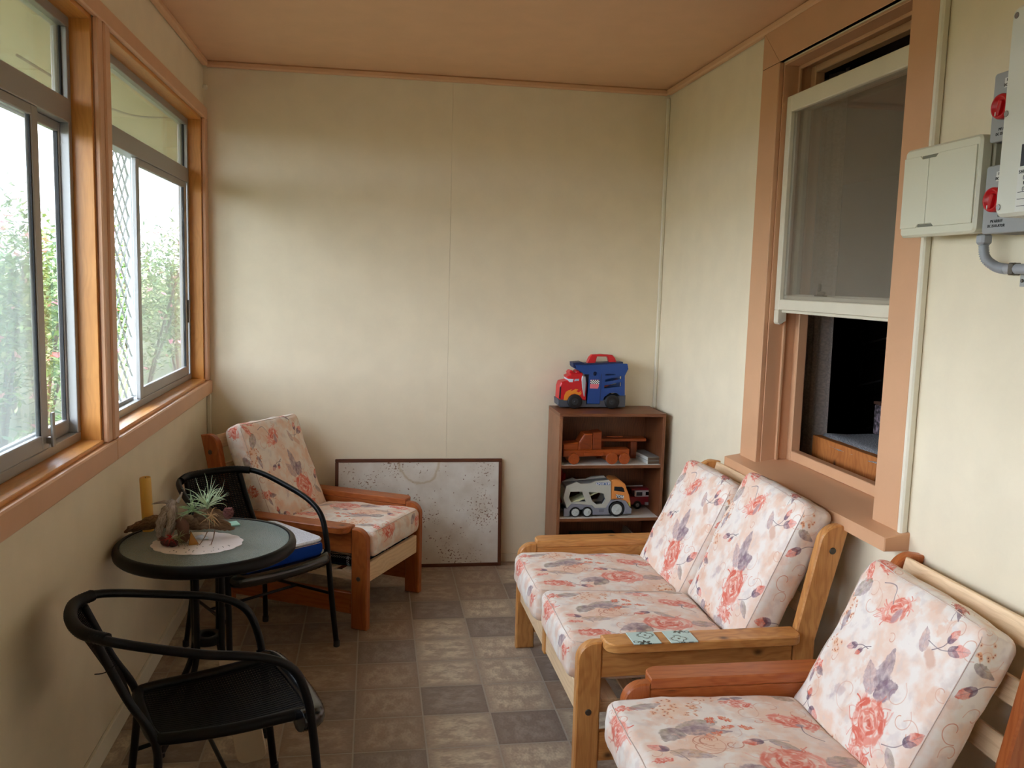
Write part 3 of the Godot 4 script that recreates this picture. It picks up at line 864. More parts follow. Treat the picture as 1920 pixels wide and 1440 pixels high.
func sash_window() -> void:
	var o := structure("window_4")
	var z0 := 1.455
	var z1 := 2.382
	var y0 := 0.905
	var y1 := 2.60
	# architrave, mitred at the head
	span("architrave", Vector3(W - 0.022, 0.895, z0 - 0.16), Vector3(W, y1 + 0.004, z0 + 0.004), M.peach, o, 0.003)
	span("architrave", Vector3(W - 0.022, 0.895, z1 - 0.004), Vector3(W, y1 + 0.004, z1 + 0.14), M.peach, o, 0.003)
	pprism("head_architrave", [Vector2(z0 + 0.004, y1 + 0.0045), Vector2(z1 - 0.004, y1 + 0.0045), Vector2(z1 + 0.14, y1 + 0.16), Vector2(z0 - 0.16, y1 + 0.16)], W - 0.022, W, Transform3D(Basis(Vector3(0, 0, 1), Vector3(0, 1, 0), Vector3(1, 0, 0)), Vector3.ZERO), M.peach, o, 0.002)
	var t := PackedVector2Array([Vector2(z0 - 0.16, y1 + 0.0045), Vector2(z0 + 0.004, y1 + 0.0045), Vector2(z0 - 0.16, y1 + 0.16)])
	for s in 2:
		if s == 1: t = PackedVector2Array([Vector2(z1 - 0.004, y1 + 0.0045), Vector2(z1 + 0.14, y1 + 0.0045), Vector2(z1 + 0.14, y1 + 0.16)])
		var g := G.new()
		g.prism(t, W - 0.022, W, Transform3D(Basis(Vector3(0, 0, 1), Vector3(0, 1, 0), Vector3(1, 0, 0)), Vector3.ZERO), 0.001)
		put("architrave_corner", g, M.peach, o)
	span("wall_batten", Vector3(W - 0.026, 0.895, z1 + 0.141), Vector3(W, 2.735, z1 + 0.165), M.cream, o, 0.006)
	# sill with its square nosing
	var prof := [Vector2(W - 0.085, 0.852), Vector2(W + 0.155, 0.852), Vector2(W + 0.155, 0.925), Vector2(W + 0.06, 0.922), Vector2(W - 0.085, 0.897)]
	pprism("sill", prof, z0 - 0.185, z1 + 0.175, Transform3D(), M.peach, o, 0.003)
	# box linings with stops, showing as upright steps
	for s in [z0, z1]:
		var d := 1.0 if s == z0 else -1.0
		span("lining", Vector3(W, y0, s), Vector3(W + 0.16, y1, s + d * 0.010), M.peach, o, 0.001)
		span("stop", Vector3(W + 0.062, y0 + 0.016, s + d * 0.010), Vector3(W + 0.074, y1 - 0.01, s + d * 0.024), M.peach, o, 0.002)
		span("stop", Vector3(W + 0.118, y0 + 0.016, s + d * 0.010), Vector3(W + 0.16, y1 - 0.01, s + d * 0.05), M.peach, o, 0.003)
	span("lining", Vector3(W, y1 - 0.010, z0 + 0.010), Vector3(W + 0.16, y1, z1 - 0.010), M.peach, o, 0.001)
	span("stop", Vector3(W + 0.062, y1 - 0.024, z0 + 0.024), Vector3(W + 0.074, y1 - 0.010, z1 - 0.024), M.peach, o, 0.002)
	span("stop", Vector3(W + 0.118, y1 - 0.04, z0 + 0.05), Vector3(W + 0.16, y1 - 0.010, z1 - 0.05), M.peach, o, 0.003)
	span("sill_stop", Vector3(W + 0.118, 0.925, z0 + 0.05), Vector3(W + 0.16, 0.968, z1 - 0.05), M.peach, o, 0.003)
	# the outer sash, pulled part way down, with horns at its foot
	var sh := Node3D.new()
	sh.name = "sash"; o.add_child(sh, true)
	var a := z0 + 0.013
	var b := z1 - 0.013
	var x0 := W + 0.018
	var x1 := W + 0.056
	span("stile", Vector3(x0, 1.575, a), Vector3(x1, 2.462, a + 0.042), M.sash, sh, 0.003)
	span("stile", Vector3(x0, 1.575, b - 0.042), Vector3(x1, 2.462, b), M.sash, sh, 0.003)
	span("top_rail", Vector3(x0, 2.395, a + 0.042), Vector3(x1, 2.462, b - 0.042), M.sash, sh, 0.003)
	span("bottom_rail", Vector3(x0, 1.578, a + 0.042), Vector3(x1, 1.622, b - 0.042), M.sash, sh, 0.003)
	span("bottom_rail_lip", Vector3(x0 + 0.016, 1.566, a + 0.02), Vector3(x1 - 0.004, 1.578, b - 0.02), M.sash, sh, 0.002)
	span("putty_line", Vector3(x0 + 0.02, 1.622, a + 0.042), Vector3(x1, 1.64, b - 0.042), M.cream, sh, 0.004)
	span("putty_line", Vector3(x0 + 0.02, 1.64, a + 0.042), Vector3(x1, 2.395, a + 0.055), M.cream, sh, 0.004)
	for e in [a, b]:
		var d := 1.0 if e == a else -1.0
		var horn := [Vector2(x0, 1.575), Vector2(x1, 1.575), Vector2(x1, 1.53)]
		horn.append_array(arc(Vector2(x0 + 0.012, 1.527), 0.012, 270, 180, 5))
		pprism("horn", horn, minf(e, e + d * 0.04), maxf(e, e + d * 0.04), Transform3D(), M.sash, sh, 0.002)
	var pane := mat(120, 112, 100, 0.04, 0.6)
	pane.transparency = BaseMaterial3D.TRANSPARENCY_ALPHA; pane.albedo_color.a = 0.22
	span("pane", Vector3(x0 + 0.016, 1.60, a + 0.03), Vector3(x0 + 0.019, 2.41, b - 0.03), pane, sh, 0.0)
	var latch := Node3D.new()
	latch.name = "sash_latch"; sh.add_child(latch, true)
	var zc := 1.80
	span("latch_plate", Vector3(x0 + 0.022, 1.640, zc - 0.035), Vector3(x0 + 0.04, 1.646, zc + 0.035), M.bolt, latch, 0.002)
	span("latch_arm", Vector3(x0 + 0.024, 1.646, zc - 0.02), Vector3(x0 + 0.036, 1.660, zc + 0.03), M.bolt, latch, 0.004)
	var g2 := G.new()
	g2.cyl(0.007, 1.66, 1.69, 12, Transform3D(Basis(), Vector3(x0 + 0.03, 0, zc - 0.012)), 0.003)
	put("latch_knob", g2, M.bolt, latch)
	# the second sash stands behind it, its bottom rail hidden
	var s2 := Node3D.new()
	s2.name = "inner_sash"; o.add_child(s2, true)
	span("stile", Vector3(W + 0.076, 1.60, a), Vector3(W + 0.112, 2.46, a + 0.04), M.sash, s2, 0.003)
	span("stile", Vector3(W + 0.076, 1.60, b - 0.04), Vector3(W + 0.112, 2.46, b), M.sash, s2, 0.003)
	span("rail", Vector3(W + 0.076, 2.405, a + 0.04), Vector3(W + 0.112, 2.455, b - 0.04), M.sash, s2, 0.003)
	span("rail", Vector3(W + 0.076, 1.60, a + 0.04), Vector3(W + 0.112, 1.645, b - 0.04), M.sash, s2, 0.003)
	span("pane", Vector3(W + 0.092, 1.62, a + 0.03), Vector3(W + 0.095, 2.43, b - 0.03), M.glass, s2, 0.0)

func bedroom() -> void:
	# the dim room behind the sash window
	var o := structure("wall_bedroom")
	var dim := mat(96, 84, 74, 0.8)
	var x0 := W + 0.16
	var x1 := W + 2.9
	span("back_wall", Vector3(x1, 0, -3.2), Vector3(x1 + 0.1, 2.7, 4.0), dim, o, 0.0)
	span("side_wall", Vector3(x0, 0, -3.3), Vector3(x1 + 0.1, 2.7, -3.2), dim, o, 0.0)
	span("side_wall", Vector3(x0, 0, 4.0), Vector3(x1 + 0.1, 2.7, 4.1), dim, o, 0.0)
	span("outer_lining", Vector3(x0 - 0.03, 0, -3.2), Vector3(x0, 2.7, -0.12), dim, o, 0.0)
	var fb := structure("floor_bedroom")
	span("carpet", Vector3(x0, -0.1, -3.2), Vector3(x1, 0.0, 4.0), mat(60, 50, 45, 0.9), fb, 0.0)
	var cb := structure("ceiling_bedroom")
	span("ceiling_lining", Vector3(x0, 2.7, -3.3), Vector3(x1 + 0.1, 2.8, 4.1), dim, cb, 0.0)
	# curtain, drawn to the left: a folded sheet
	var cur := G.new()
	var vs := PackedVector3Array()
	var us := PackedVector2Array()
	var ts := PackedInt32Array()
	var nz := 60
	var ny := 14
	for j in ny + 1:
		for i in nz + 1:
			var u := float(i) / nz
			var y := lerpf(0.55, 2.62, float(j) / ny)
			var z := 1.02 + u * 0.42 - 0.015 * (y - 1.0) * u
			vs.append(Vector3(W + 0.33 + 0.012 * sin(u * 17.0 + 0.2 * y) + 0.006 * sin(u * 41.0), y, z))
			us.append(Vector2(u, y))
	for j in ny:
		for i in nz:
			var q := j * (nz + 1) + i
			ts.append_array([q, q + 1, q + nz + 1, q + 1, q + nz + 2, q + nz + 1])
	cur.smooth(vs, us, ts)
	var cm := mat(222, 208, 196, 0.85, 0.2)
	cm.albedo_texture = grain_tex(88, 0.2, 0.85, 1.0, 128); cm.uv1_scale = Vector3(1, 3, 1)
	var curtain := put("curtain", cur, cm)
	tag(curtain, "grey curtain hanging inside the open sash window", "curtain")
	# headboard chest with a worn top cloth
	var ch := thing("chest", "varnished plywood chest just inside the sash window", "chest", Vector3(W + 0.24, 0.03, 1.46))
	span("end_panel", Vector3(0, -0.03, 0.0), Vector3(0.018, 1.0, 1.1), M.ply, ch, 0.002, 1)
	span("side_panel", Vector3(0.018, -0.03, 0.0), Vector3(0.62, 1.0, 0.018), M.ply, ch, 0.002)
	span("side_panel", Vector3(0.018, -0.03, 1.082), Vector3(0.62, 1.0, 1.1), M.ply, ch, 0.002)
	span("top", Vector3(0.018, 0.985, 0.018), Vector3(0.62, 0.999, 1.082), M.ply, ch, 0.001)
	var cl := G.new()
	vs = PackedVector3Array(); us = PackedVector2Array(); ts = PackedInt32Array()
	var nn := noise(71, 6.0, 2)
	for j in 13:
		for i in 25:
			var u := float(i) / 24
			var v := float(j) / 12
			vs.append(Vector3(W + 0.242 + v * 0.6 + (nn.get_noise_1d(u * 3.0) * 0.02 if j == 0 else 0.0), 1.036 + 0.006 * nn.get_noise_2d(u, v) - (0.03 if j == 0 else 0.0), 1.475 + u * 1.06))
			us.append(Vector2(u, v))
	for j in 12:
		for i in 24:
			var q := j * 25 + i
			ts.append_array([q, q + 1, q + 25, q + 1, q + 26, q + 25])
	cl.smooth(vs, us, ts)
	var clm := mat(190, 194, 200, 0.8)
	clm.albedo_texture = grain_tex(90, 0.3, 0.5, 1.0, 128, 2); clm.uv1_scale = Vector3(3, 3, 1)
	var cloth := put("table_cloth", cl, clm)
	tag(cloth, "grey flecked cloth lying on the plywood chest", "cloth")
	var box := thing("patterned_box", "purple patterned box standing on the chest cloth", "box", Vector3(W + 0.50, 1.043, 1.50))
	var pm := mat(150, 132, 142, 0.6)
	pm.albedo_texture = grain_tex(93, 0.05, 0.25, 1.0, 128, 3); pm.uv1_triplanar = true; pm.uv1_scale = Vector3(6, 6, 6)
	span("box_body", Vector3(0, 0, 0), Vector3(0.22, 0.13, 0.42), pm, box, 0.004)
	span("box_rim", Vector3(-0.004, 0.131, -0.004), Vector3(0.224, 0.145, 0.424), mat(84, 56, 44, 0.5), box, 0.003)
	# dark wardrobe and an open rack behind
	var wd := thing("wardrobe", "very dark wooden wardrobe in the dim room behind the sash", "wardrobe", Vector3(W + 1.2, 0, -0.42))
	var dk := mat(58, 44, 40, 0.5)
	span("wardrobe_body", Vector3(0, 0, 0), Vector3(0.5, 1.62, 0.62), dk, wd, 0.006)
	span("wardrobe_door", Vector3(-0.02, 0.08, 0.01), Vector3(-0.001, 1.58, 0.3), dk, wd, 0.005)
	span("wardrobe_door", Vector3(-0.02, 0.08, 0.315), Vector3(-0.001, 1.58, 0.61), dk, wd, 0.005)
	var rk := thing("rack", "dark open rack with bare metal arms beyond the chest", "rack", Vector3(W + 1.2, 0, 0.22))
	span("rack_post", Vector3(0, 0, 0), Vector3(0.04, 1.56, 0.04), dk, rk)
	span("rack_post", Vector3(0, 0, 0.7), Vector3(0.04, 1.56, 0.74), dk, rk)
	for i in 4:
		span("rack_shelf", Vector3(0, 0.5 + i * 0.27, 0.04), Vector3(0.3, 0.52 + i * 0.27, 0.70), dk, rk)
		ptube("metal_arm", PackedVector3Array([Vector3(-0.12, 0.62 + i * 0.25, 0.15 + 0.05 * (i % 2)), Vector3(0.0, 0.66 + i * 0.25, 0.2 + 0.05 * (i % 2))]), 0.006, M.steel, rk, 6)
	ptube("top_bar", PackedVector3Array([Vector3(-0.02, 1.53, 0.0), Vector3(-0.02, 1.6, 0.42)]), 0.012, M.steel, rk, 8)

func garden() -> void:
	# eave over the windows: soffit sheet, fascia board, rafters' cover strips
	var ev := structure("eave", "pale green soffit of the eave outside the windows", "eave")
	var sof := mat(206, 200, 160, 0.7)
	span("soffit_sheet", Vector3(-0.88, 2.56, -4.6), Vector3(-0.12, 2.58, LONG + 1.0), sof, ev, 0.0)
	span("fascia", Vector3(-0.905, 2.54, -4.6), Vector3(-0.88, 2.74, LONG + 1.0), mat(220, 216, 196, 0.6), ev, 0.003)
	for i in 9: span("cover_strip", Vector3(-0.875, 2.553, -4.2 + i * 1.2), Vector3(-0.125, 2.56, -4.17 + i * 1.2), sof, ev, 0.001)
	var rf := structure("roof")
	span("roof_sheet", Vector3(-0.95, 2.92, -4.7), Vector3(W + 3.2, 2.96, LONG + 1.1), mat(120, 110, 104, 0.7), rf, 0.0)
	ptube("cable", spline([Vector3(-0.30, 2.385, 1.7), Vector3(-0.29, 2.39, 0.9), Vector3(-0.29, 2.44, 0.25), Vector3(-0.29, 2.56, -0.5)], 6), 0.005, M.rubber, ev, 6)
	var lw := structure("lawn", "bright mown lawn outside the porch", "lawn")
	var lm := mat(96, 98, 66, 0.9, 0.2)
	lm.albedo_texture = grain_tex(101, 0.05, 0.72, 1.0); lm.uv1_triplanar = true; lm.uv1_world_triplanar = true; lm.uv1_scale = Vector3(0.8, 0.8, 0.8)
	span("turf", Vector3(-40, -0.62, -50), Vector3(-0.12, -0.55, 40), lm, lw, 0.0)
	span("turf", Vector3(-0.12, -0.62, -50), Vector3(9.0, -0.55, -0.2), lm, lw, 0.0)
	# a bank of flowering shrubs; every leaf a folded blade
	var lf := G.new()
	for s in [-1.0, 1.0]:
		var e := Vector3(s * 0.013, 0.004, 0.03)
		lf.tri(Vector3.ZERO, e, Vector3(0, 0, 0.075)) if s > 0 else lf.tri(Vector3.ZERO, Vector3(0, 0, 0.075), e)
	var leaf_mesh := lf.mesh()
	var fg := G.new()
	for i in 5:
		var a := TAU * i / 5
		var b := TAU * (i + 0.9) / 5
		fg.tri(Vector3(0, -0.01, 0), Vector3(cos(b), 0.35, sin(b)) * 0.035, Vector3(cos(a), 0.35, sin(a)) * 0.035)
		fg.tri(Vector3(cos(a), 0.35, sin(a)) * 0.035, Vector3(cos(b), 0.35, sin(b)) * 0.035, Vector3(cos((a + b) / 2), 0.25, sin((a + b) / 2)) * 0.055)
	var petal_mesh := fg.mesh()
	var lmat := mat(255, 255, 255, 0.6, 0.3)
	lmat.vertex_color_use_as_albedo = true
	lmat.backlight_enabled = true; lmat.backlight = Color(0.5, 0.6, 0.25)
	var stem := mat(92, 76, 58, 0.8)
	var shrubs := [
		[Vector3(-2.5, -0.55, -3.6), Vector3(0.95, 3.2, 1.25), "tall flowering shrub nearest the sliding window pane"],
		[Vector3(-2.9, -0.55, -5.8), Vector3(1.15, 3.35, 1.3), "flowering shrub seen between the sash stiles"],
		[Vector3(-2.4, -0.55, -8.2), Vector3(1.2, 3.15, 1.5), "flowering shrub behind the left part of the grille"],
		[Vector3(-2.5, -0.55, -11.2), Vector3(1.5, 3.35, 1.8), "dense shrub seen through the hazy far pane"],
		[Vector3(-4.4, -0.55, -9.0), Vector3(1.6, 3.2, 2.0), "shrub filling the gap at the back of the bank"],
		[Vector3(-4.4, -0.55, -4.6), Vector3(1.5, 3.3, 1.8), "shrub behind the tall one nearest the window"],
		[Vector3(-2.8, -0.55, -15.5), Vector3(2.0, 3.6, 2.4), "farthest shrub of the flowering bank"],
		[Vector3(-1.55, -0.55, -2.3), Vector3(0.45, 1.15, 0.6), "low leafy shrub below the window with bare twigs"]]
	for k in shrubs.size():
		var sp: Array = shrubs[k]
		var r := RandomNumberGenerator.new()
		r.seed = 500 + k
		var at: Vector3 = sp[0]
		var sz: Vector3 = sp[1]
		var o := thing("flowering_shrub", sp[2], "shrub", at, 0.0, "shrubs outside the windows")
		for i in 5:
			var e := Vector3(r.randf_range(-0.5, 0.5) * sz.x, sz.y * 0.7, r.randf_range(-0.5, 0.5) * sz.z)
			ptube("stem", spline([Vector3(0, 0, 0), e * Vector3(0.3, 0.4, 0.3), e], 3), 0.02, stem, o, 5)
		var near := k == 7
		var count := 700 if near else 3600
		for part in 2:
			var mm := MultiMesh.new()
			mm.transform_format = MultiMesh.TRANSFORM_3D; mm.use_colors = true
			mm.mesh = leaf_mesh if part == 0 else petal_mesh
			mm.instance_count = count if part == 0 else (8 if near else 60)
			for i in mm.instance_count:
				var d := Vector3(r.randfn(), r.randfn(), r.randfn()).normalized()
				var rad := pow(r.randf(), 0.4) if part == 0 else r.randf_range(0.85, 1.02)
				var lump := 0.8 + 0.25 * sin(d.x * 5.0 + k) * sin(d.y * 6.0) + 0.15 * sin(d.z * 9.0 + k)
				var p := Vector3(d.x * sz.x, sz.y * 0.54 + d.y * sz.y * 0.46, d.z * sz.z) * Vector3(rad * lump, 1.0, rad * lump)
				p.y = sz.y * 0.54 + (p.y - sz.y * 0.54) * rad * lump
				if p.y < (0.12 if near else 0.75 + 0.35 * sin(p.x * 5.0 + k) * sin(p.z * 4.0)): p.y += r.randf_range(0.6, 1.3)
				var b := Basis.from_euler(Vector3(r.randf_range(-0.9, 0.6), r.randf() * TAU, r.randf_range(-0.6, 0.6))).scaled(Vector3.ONE * r.randf_range(0.9, 1.9) * (1.0 if part == 0 else 0.8))
				mm.set_instance_transform(i, Transform3D(b, p))
				var c: Color
				if part == 0: c = Color(0.05, 0.11, 0.035).lerp(Color(0.26, 0.37, 0.12), pow(r.randf(), 1.4)) if r.randf() < 0.85 else Color(0.45, 0.47, 0.22)
				else: c = Color(0.86, 0.22, 0.36).lerp(Color(0.92, 0.42, 0.5), r.randf())
				mm.set_instance_color(i, c)
			var mi := MultiMeshInstance3D.new()
			mi.name = "foliage" if part == 0 else "blossom"
			mi.multimesh = mm; mi.material_override = lmat
			mi.set_meta("kind", "stuff")
			o.add_child(mi, true)

# ------------------------------------------------------------------ furniture
func flat(y0: float, y1: float) -> Transform3D:
	# a prism drawn in x and z, standing between two heights: push it from -y1 to -y0
	return Transform3D(Basis(Vector3(1, 0, 0), Vector3(0, 0, 1), Vector3(0, -1, 0)), Vector3.ZERO)

func bolt_head(parent: Node, at: Vector3, dir: float, r := 0.011) -> void:
	var g := G.new()
	g.cyl(r, 0.0, 0.004, 14, Transform3D(Basis(Vector3.RIGHT, PI / 2 * dir), at), 0.0015)
	g.cyl(r * 0.35, 0.004, 0.0046, 8, Transform3D(Basis(Vector3.RIGHT, PI / 2 * dir), at), 0.0002)
	put("bolt_head", g, M.bolt, parent)

func seat_frame(o: Node3D, w: float, m: Material, rail_at: float, middle := false) -> void:
	# local x runs from front to back, z across; two end panels joined by rails
	for side in 2:
		var z := 0.0 if side == 0 else w - 0.04
		var outer := -1.0 if side == 0 else 1.0
		var leg := [Vector2(0, 0), Vector2(0.083, 0), Vector2(0.083, 0.49)]
		leg.append_array(arc(Vector2(0.062, 0.428), 0.062, 90, 180, 8))
		var lg := pprism("front_leg", leg, z, z + 0.04, Transform3D(), m, o, 0.005, 1)
		var zo := 0.0 if side == 0 else w
		bolt_head(lg, Vector3(0.042, 0.25, zo), outer)
		bolt_head(lg, Vector3(0.042, 0.25, 0.04 if side == 0 else w - 0.04), -outer, 0.009)
		span("arm_rail", Vector3(0.0835, 0.366, z + 0.004), Vector3(0.762, 0.470, z + 0.036), m, o, 0.003)
		# armrest board, rounded at its outer corners
		var a := z + 0.038 if side == 0 else z + 0.002
		var b := -0.055 if side == 0 else w + 0.055
		var r := 0.042
		var arm: Array
		if side == 0:
			arm = [Vector2(0.772, a), Vector2(0.0842, a)]
			arm.append_array(arc(Vector2(0.0842 + r, b + r), r, 180, 270, 6))
			arm.append_array(arc(Vector2(0.772 - r, b + r), r, 270, 360, 6))
		else:
			arm = [Vector2(0.0842, a), Vector2(0.772, a)]
			arm.append_array(arc(Vector2(0.772 - r, b - r), r, 0, 90, 6))
			arm.append_array(arc(Vector2(0.0842 + r, b - r), r, 90, 180, 6))
		pprism("armrest", arm, -0.503, -0.4705, flat(0, 0), m, o, 0.004)
		var post := [Vector2(0.765, 0), Vector2(0.843, 0), Vector2(0.845, 0.46), Vector2(0.945, 0.862)]
		post.append_array(arc(Vector2(0.905, 0.800), 0.068, 88, 170, 7))
		post.append(Vector2(0.767, 0.47))
		var bp := pprism("back_post", post, z + 0.001, z + 0.039, Transform3D(), m, o, 0.005, 1)
		bolt_head(bp, Vector3(0.885, 0.78, zo + outer * -0.001), outer, 0.012)
		span("lower_rail", Vector3(0.0835, 0.07, z + 0.006), Vector3(0.7655, 0.172, z + 0.034), m, o, 0.003)
		span("seat_bearer", Vector3(0.0835, 0.225, 0.0405 if side == 0 else w - 0.062), Vector3(0.764, 0.262, 0.062 if side == 0 else w - 0.0405), M.rail, o, 0.002)
	if middle:
		var c := w / 2
		span("front_rail", Vector3(0.014, 0.222, 0.0405), Vector3(0.036, 0.318, c - 0.022), M.rail, o, 0.003)
		span("front_rail", Vector3(0.014, 0.222, c + 0.022), Vector3(0.036, 0.318, w - 0.0405), M.rail, o, 0.003)
		span("centre_block", Vector3(0.008, 0.212, c - 0.0215), Vector3(0.05, 0.322, c + 0.0215), m, o, 0.003)
	else:
		span("front_rail", Vector3(0.014, 0.222, 0.0405), Vector3(0.036, 0.318, w - 0.0405), M.rail, o, 0.003)
	for i in 7: span("seat_slat", Vector3(0.10 + i * 0.095, 0.2625, 0.0405), Vector3(0.155 + i * 0.095, 0.272, w - 0.0405), M.rail, o, 0.001)
	# back boards lean with the posts
	var lean := Basis(Vector3(0, 0, 1), -0.245)
	var d := lean * Vector3(0, 1, 0)
	var top := Vector3(rail_at, 0.862, w / 2)
	for i in 3: pbox("back_board", top - d * (0.034 + 0.145 * i), Vector3(0.016, 0.068, w - 0.082), M.rail, o, 0.003, lean)

func cushion_mesh(s: Vector3, r: float, bulge: float, seed_: int, n := 12) -> ArrayMesh:
	var h := s / 2.0
	var vs := PackedVector3Array()
	var us := PackedVector2Array()
	var ts := PackedInt32Array()
	var nz := noise(seed_, 3.2, 3)
	var cut := func(e: float) -> Array:
		var o := [-1.0, -1.0 + e * 0.3, -1.0 + e * 0.65, -1.0 + e]
		for i in range(1, n): o.append(lerpf(-1.0 + e, 1.0 - e, float(i) / n))
		o.append_array([1.0 - e, 1.0 - e * 0.65, 1.0 - e * 0.3, 1.0])
		return o
	for f in 6:
		var a := f / 2
		var sg := 1.0 if f % 2 == 0 else -1.0
		var b := (a + 1) % 3
		var c := (a + 2) % 3
		var lb: Array = cut.call(minf(r / h[b], 0.9))
		var lc: Array = cut.call(minf(r / h[c], 0.9))
		var base := vs.size()
		for j in lc.size():
			for i in lb.size():
				var q := Vector3.ZERO
				q[a] = sg * h[a]; q[b] = lb[i] * h[b]; q[c] = lc[j] * h[c]
				var inn := q.clamp(-(h - Vector3(r, r, r)), h - Vector3(r, r, r))
				var p := inn + (q - inn).normalized() * r
				# texture: front face flat, the sides folded out from it
				var e := Vector2(q.x / s.x + 0.5, q.z / s.z + 0.5)
				if a == 0: e.x += sg * (h.y - q.y) / s.x
				elif a == 2: e.y += sg * (h.y - q.y) / s.z
				us.append((e + Vector2(0.2, 0.2)) / 1.4)
				# stuffing: faces swell, corners pull in, cloth wrinkles
				var fx := 1.0 - pow(absf(p.x / h.x), 2.4)
				var fz := 1.0 - pow(absf(p.z / h.z), 2.4)
				var fy := 1.0 - pow(absf(p.y / h.y), 2.0)
				p.y += signf(p.y) * bulge * fx * fz * absf(p.y / h.y)
				p.x += signf(p.x) * bulge * 0.45 * fz * fy * absf(p.x / h.x)
				p.z += signf(p.z) * bulge * 0.45 * fx * fy * absf(p.z / h.z)
				var k := nz.get_noise_3d(p.x * 1.5, p.y * 1.5, p.z * 1.5) * 0.010 + nz.get_noise_3d(p.x * 5.0 + 9.0, p.y * 5.0, p.z * 5.0) * 0.0035
				p += (p / h).normalized() * k
				vs.append(p)
		for j in lc.size() - 1:
			for i in lb.size() - 1:
				var q := base + j * lb.size() + i
				var w := lb.size()
				if sg > 0: ts.append_array([q, q + 1, q + w, q + 1, q + w + 1, q + w])
				else: ts.append_array([q, q + w, q + 1, q + 1, q + w, q + w + 1])
	var g := G.new()
	g.smooth(vs, us, ts)
	return g.mesh()

func cushion(called: String, label: String, group: String, tl: Vector3, tr: Vector3, bl: Vector3, thick: float, m: Material, seed_: int, xf := Transform3D(), r := 0.034, bulge := 0.016) -> MeshInstance3D:
	tl = xf * tl; tr = xf * tr; bl = xf * bl
	var x := (tr - tl).normalized()
	var dz := bl - tl
	var z := (dz - x * dz.dot(x)).normalized()
	var y := z.cross(x)
	var s := Vector3((tr - tl).length(), thick, dz.length())
	var o := MeshInstance3D.new()
	o.name = numbered(called); o.mesh = cushion_mesh(s, r, bulge, seed_); o.material_override = m
	add_child(o)
	o.transform = Transform3D(Basis(x, y, z), (tl + tr) / 2 + z * s.z / 2 - y * thick / 2)
	tag(o, label, "cushion", group)
	# sewn seam round the front edge
	var q := PackedVector3Array()
	var hx := s.x / 2 - r * 0.32
	var hz := s.z / 2 - r * 0.32
	var yy := thick / 2 - r * 0.27
	var nz := noise(seed_, 3.2, 3)
	var cs := [[hx, hz, 0], [-hx, hz, 90], [-hx, -hz, 180], [hx, -hz, 270]]
	var pts := []
	for c in cs:
		var cc := Vector2(c[0] - signf(c[0]) * r, c[1] - signf(c[1]) * r)
		for p in arc(cc, r, c[2], c[2] + 90, 4): pts.append(p)
	var dense := []
	for i in pts.size():
		var a: Vector2 = pts[i]
		var b: Vector2 = pts[(i + 1) % pts.size()]
		var k := maxi(1, int(a.distance_to(b) / 0.03))
		for t in k: dense.append(a.lerp(b, float(t) / k))
	for p2: Vector2 in dense:
		var p := Vector3(p2.x, yy, p2.y)
		var fx := 1.0 - pow(minf(absf(p.x / (s.x / 2)), 1.0), 2.4)
		var fz := 1.0 - pow(minf(absf(p.z / (s.z / 2)), 1.0), 2.4)
		var fy := 1.0 - pow(absf(p.y / (thick / 2)), 2.0)
		p.y += bulge * fx * fz
		p.x += signf(p.x) * bulge * 0.45 * fz * fy
		p.z += signf(p.z) * bulge * 0.45 * fx * fy
		var k := nz.get_noise_3d(p.x * 1.5, p.y * 1.5, p.z * 1.5) * 0.010 + nz.get_noise_3d(p.x * 5.0 + 9.0, p.y * 5.0, p.z * 5.0) * 0.0035
		p += (p / (s / 2)).normalized() * (k + 0.0006)
		q.append(p)
	var g := G.new()
	g.tube(q, 0.0016, 5, false, true)
	put("seam", g, mat(214, 190, 176, 0.6), o)
	return o

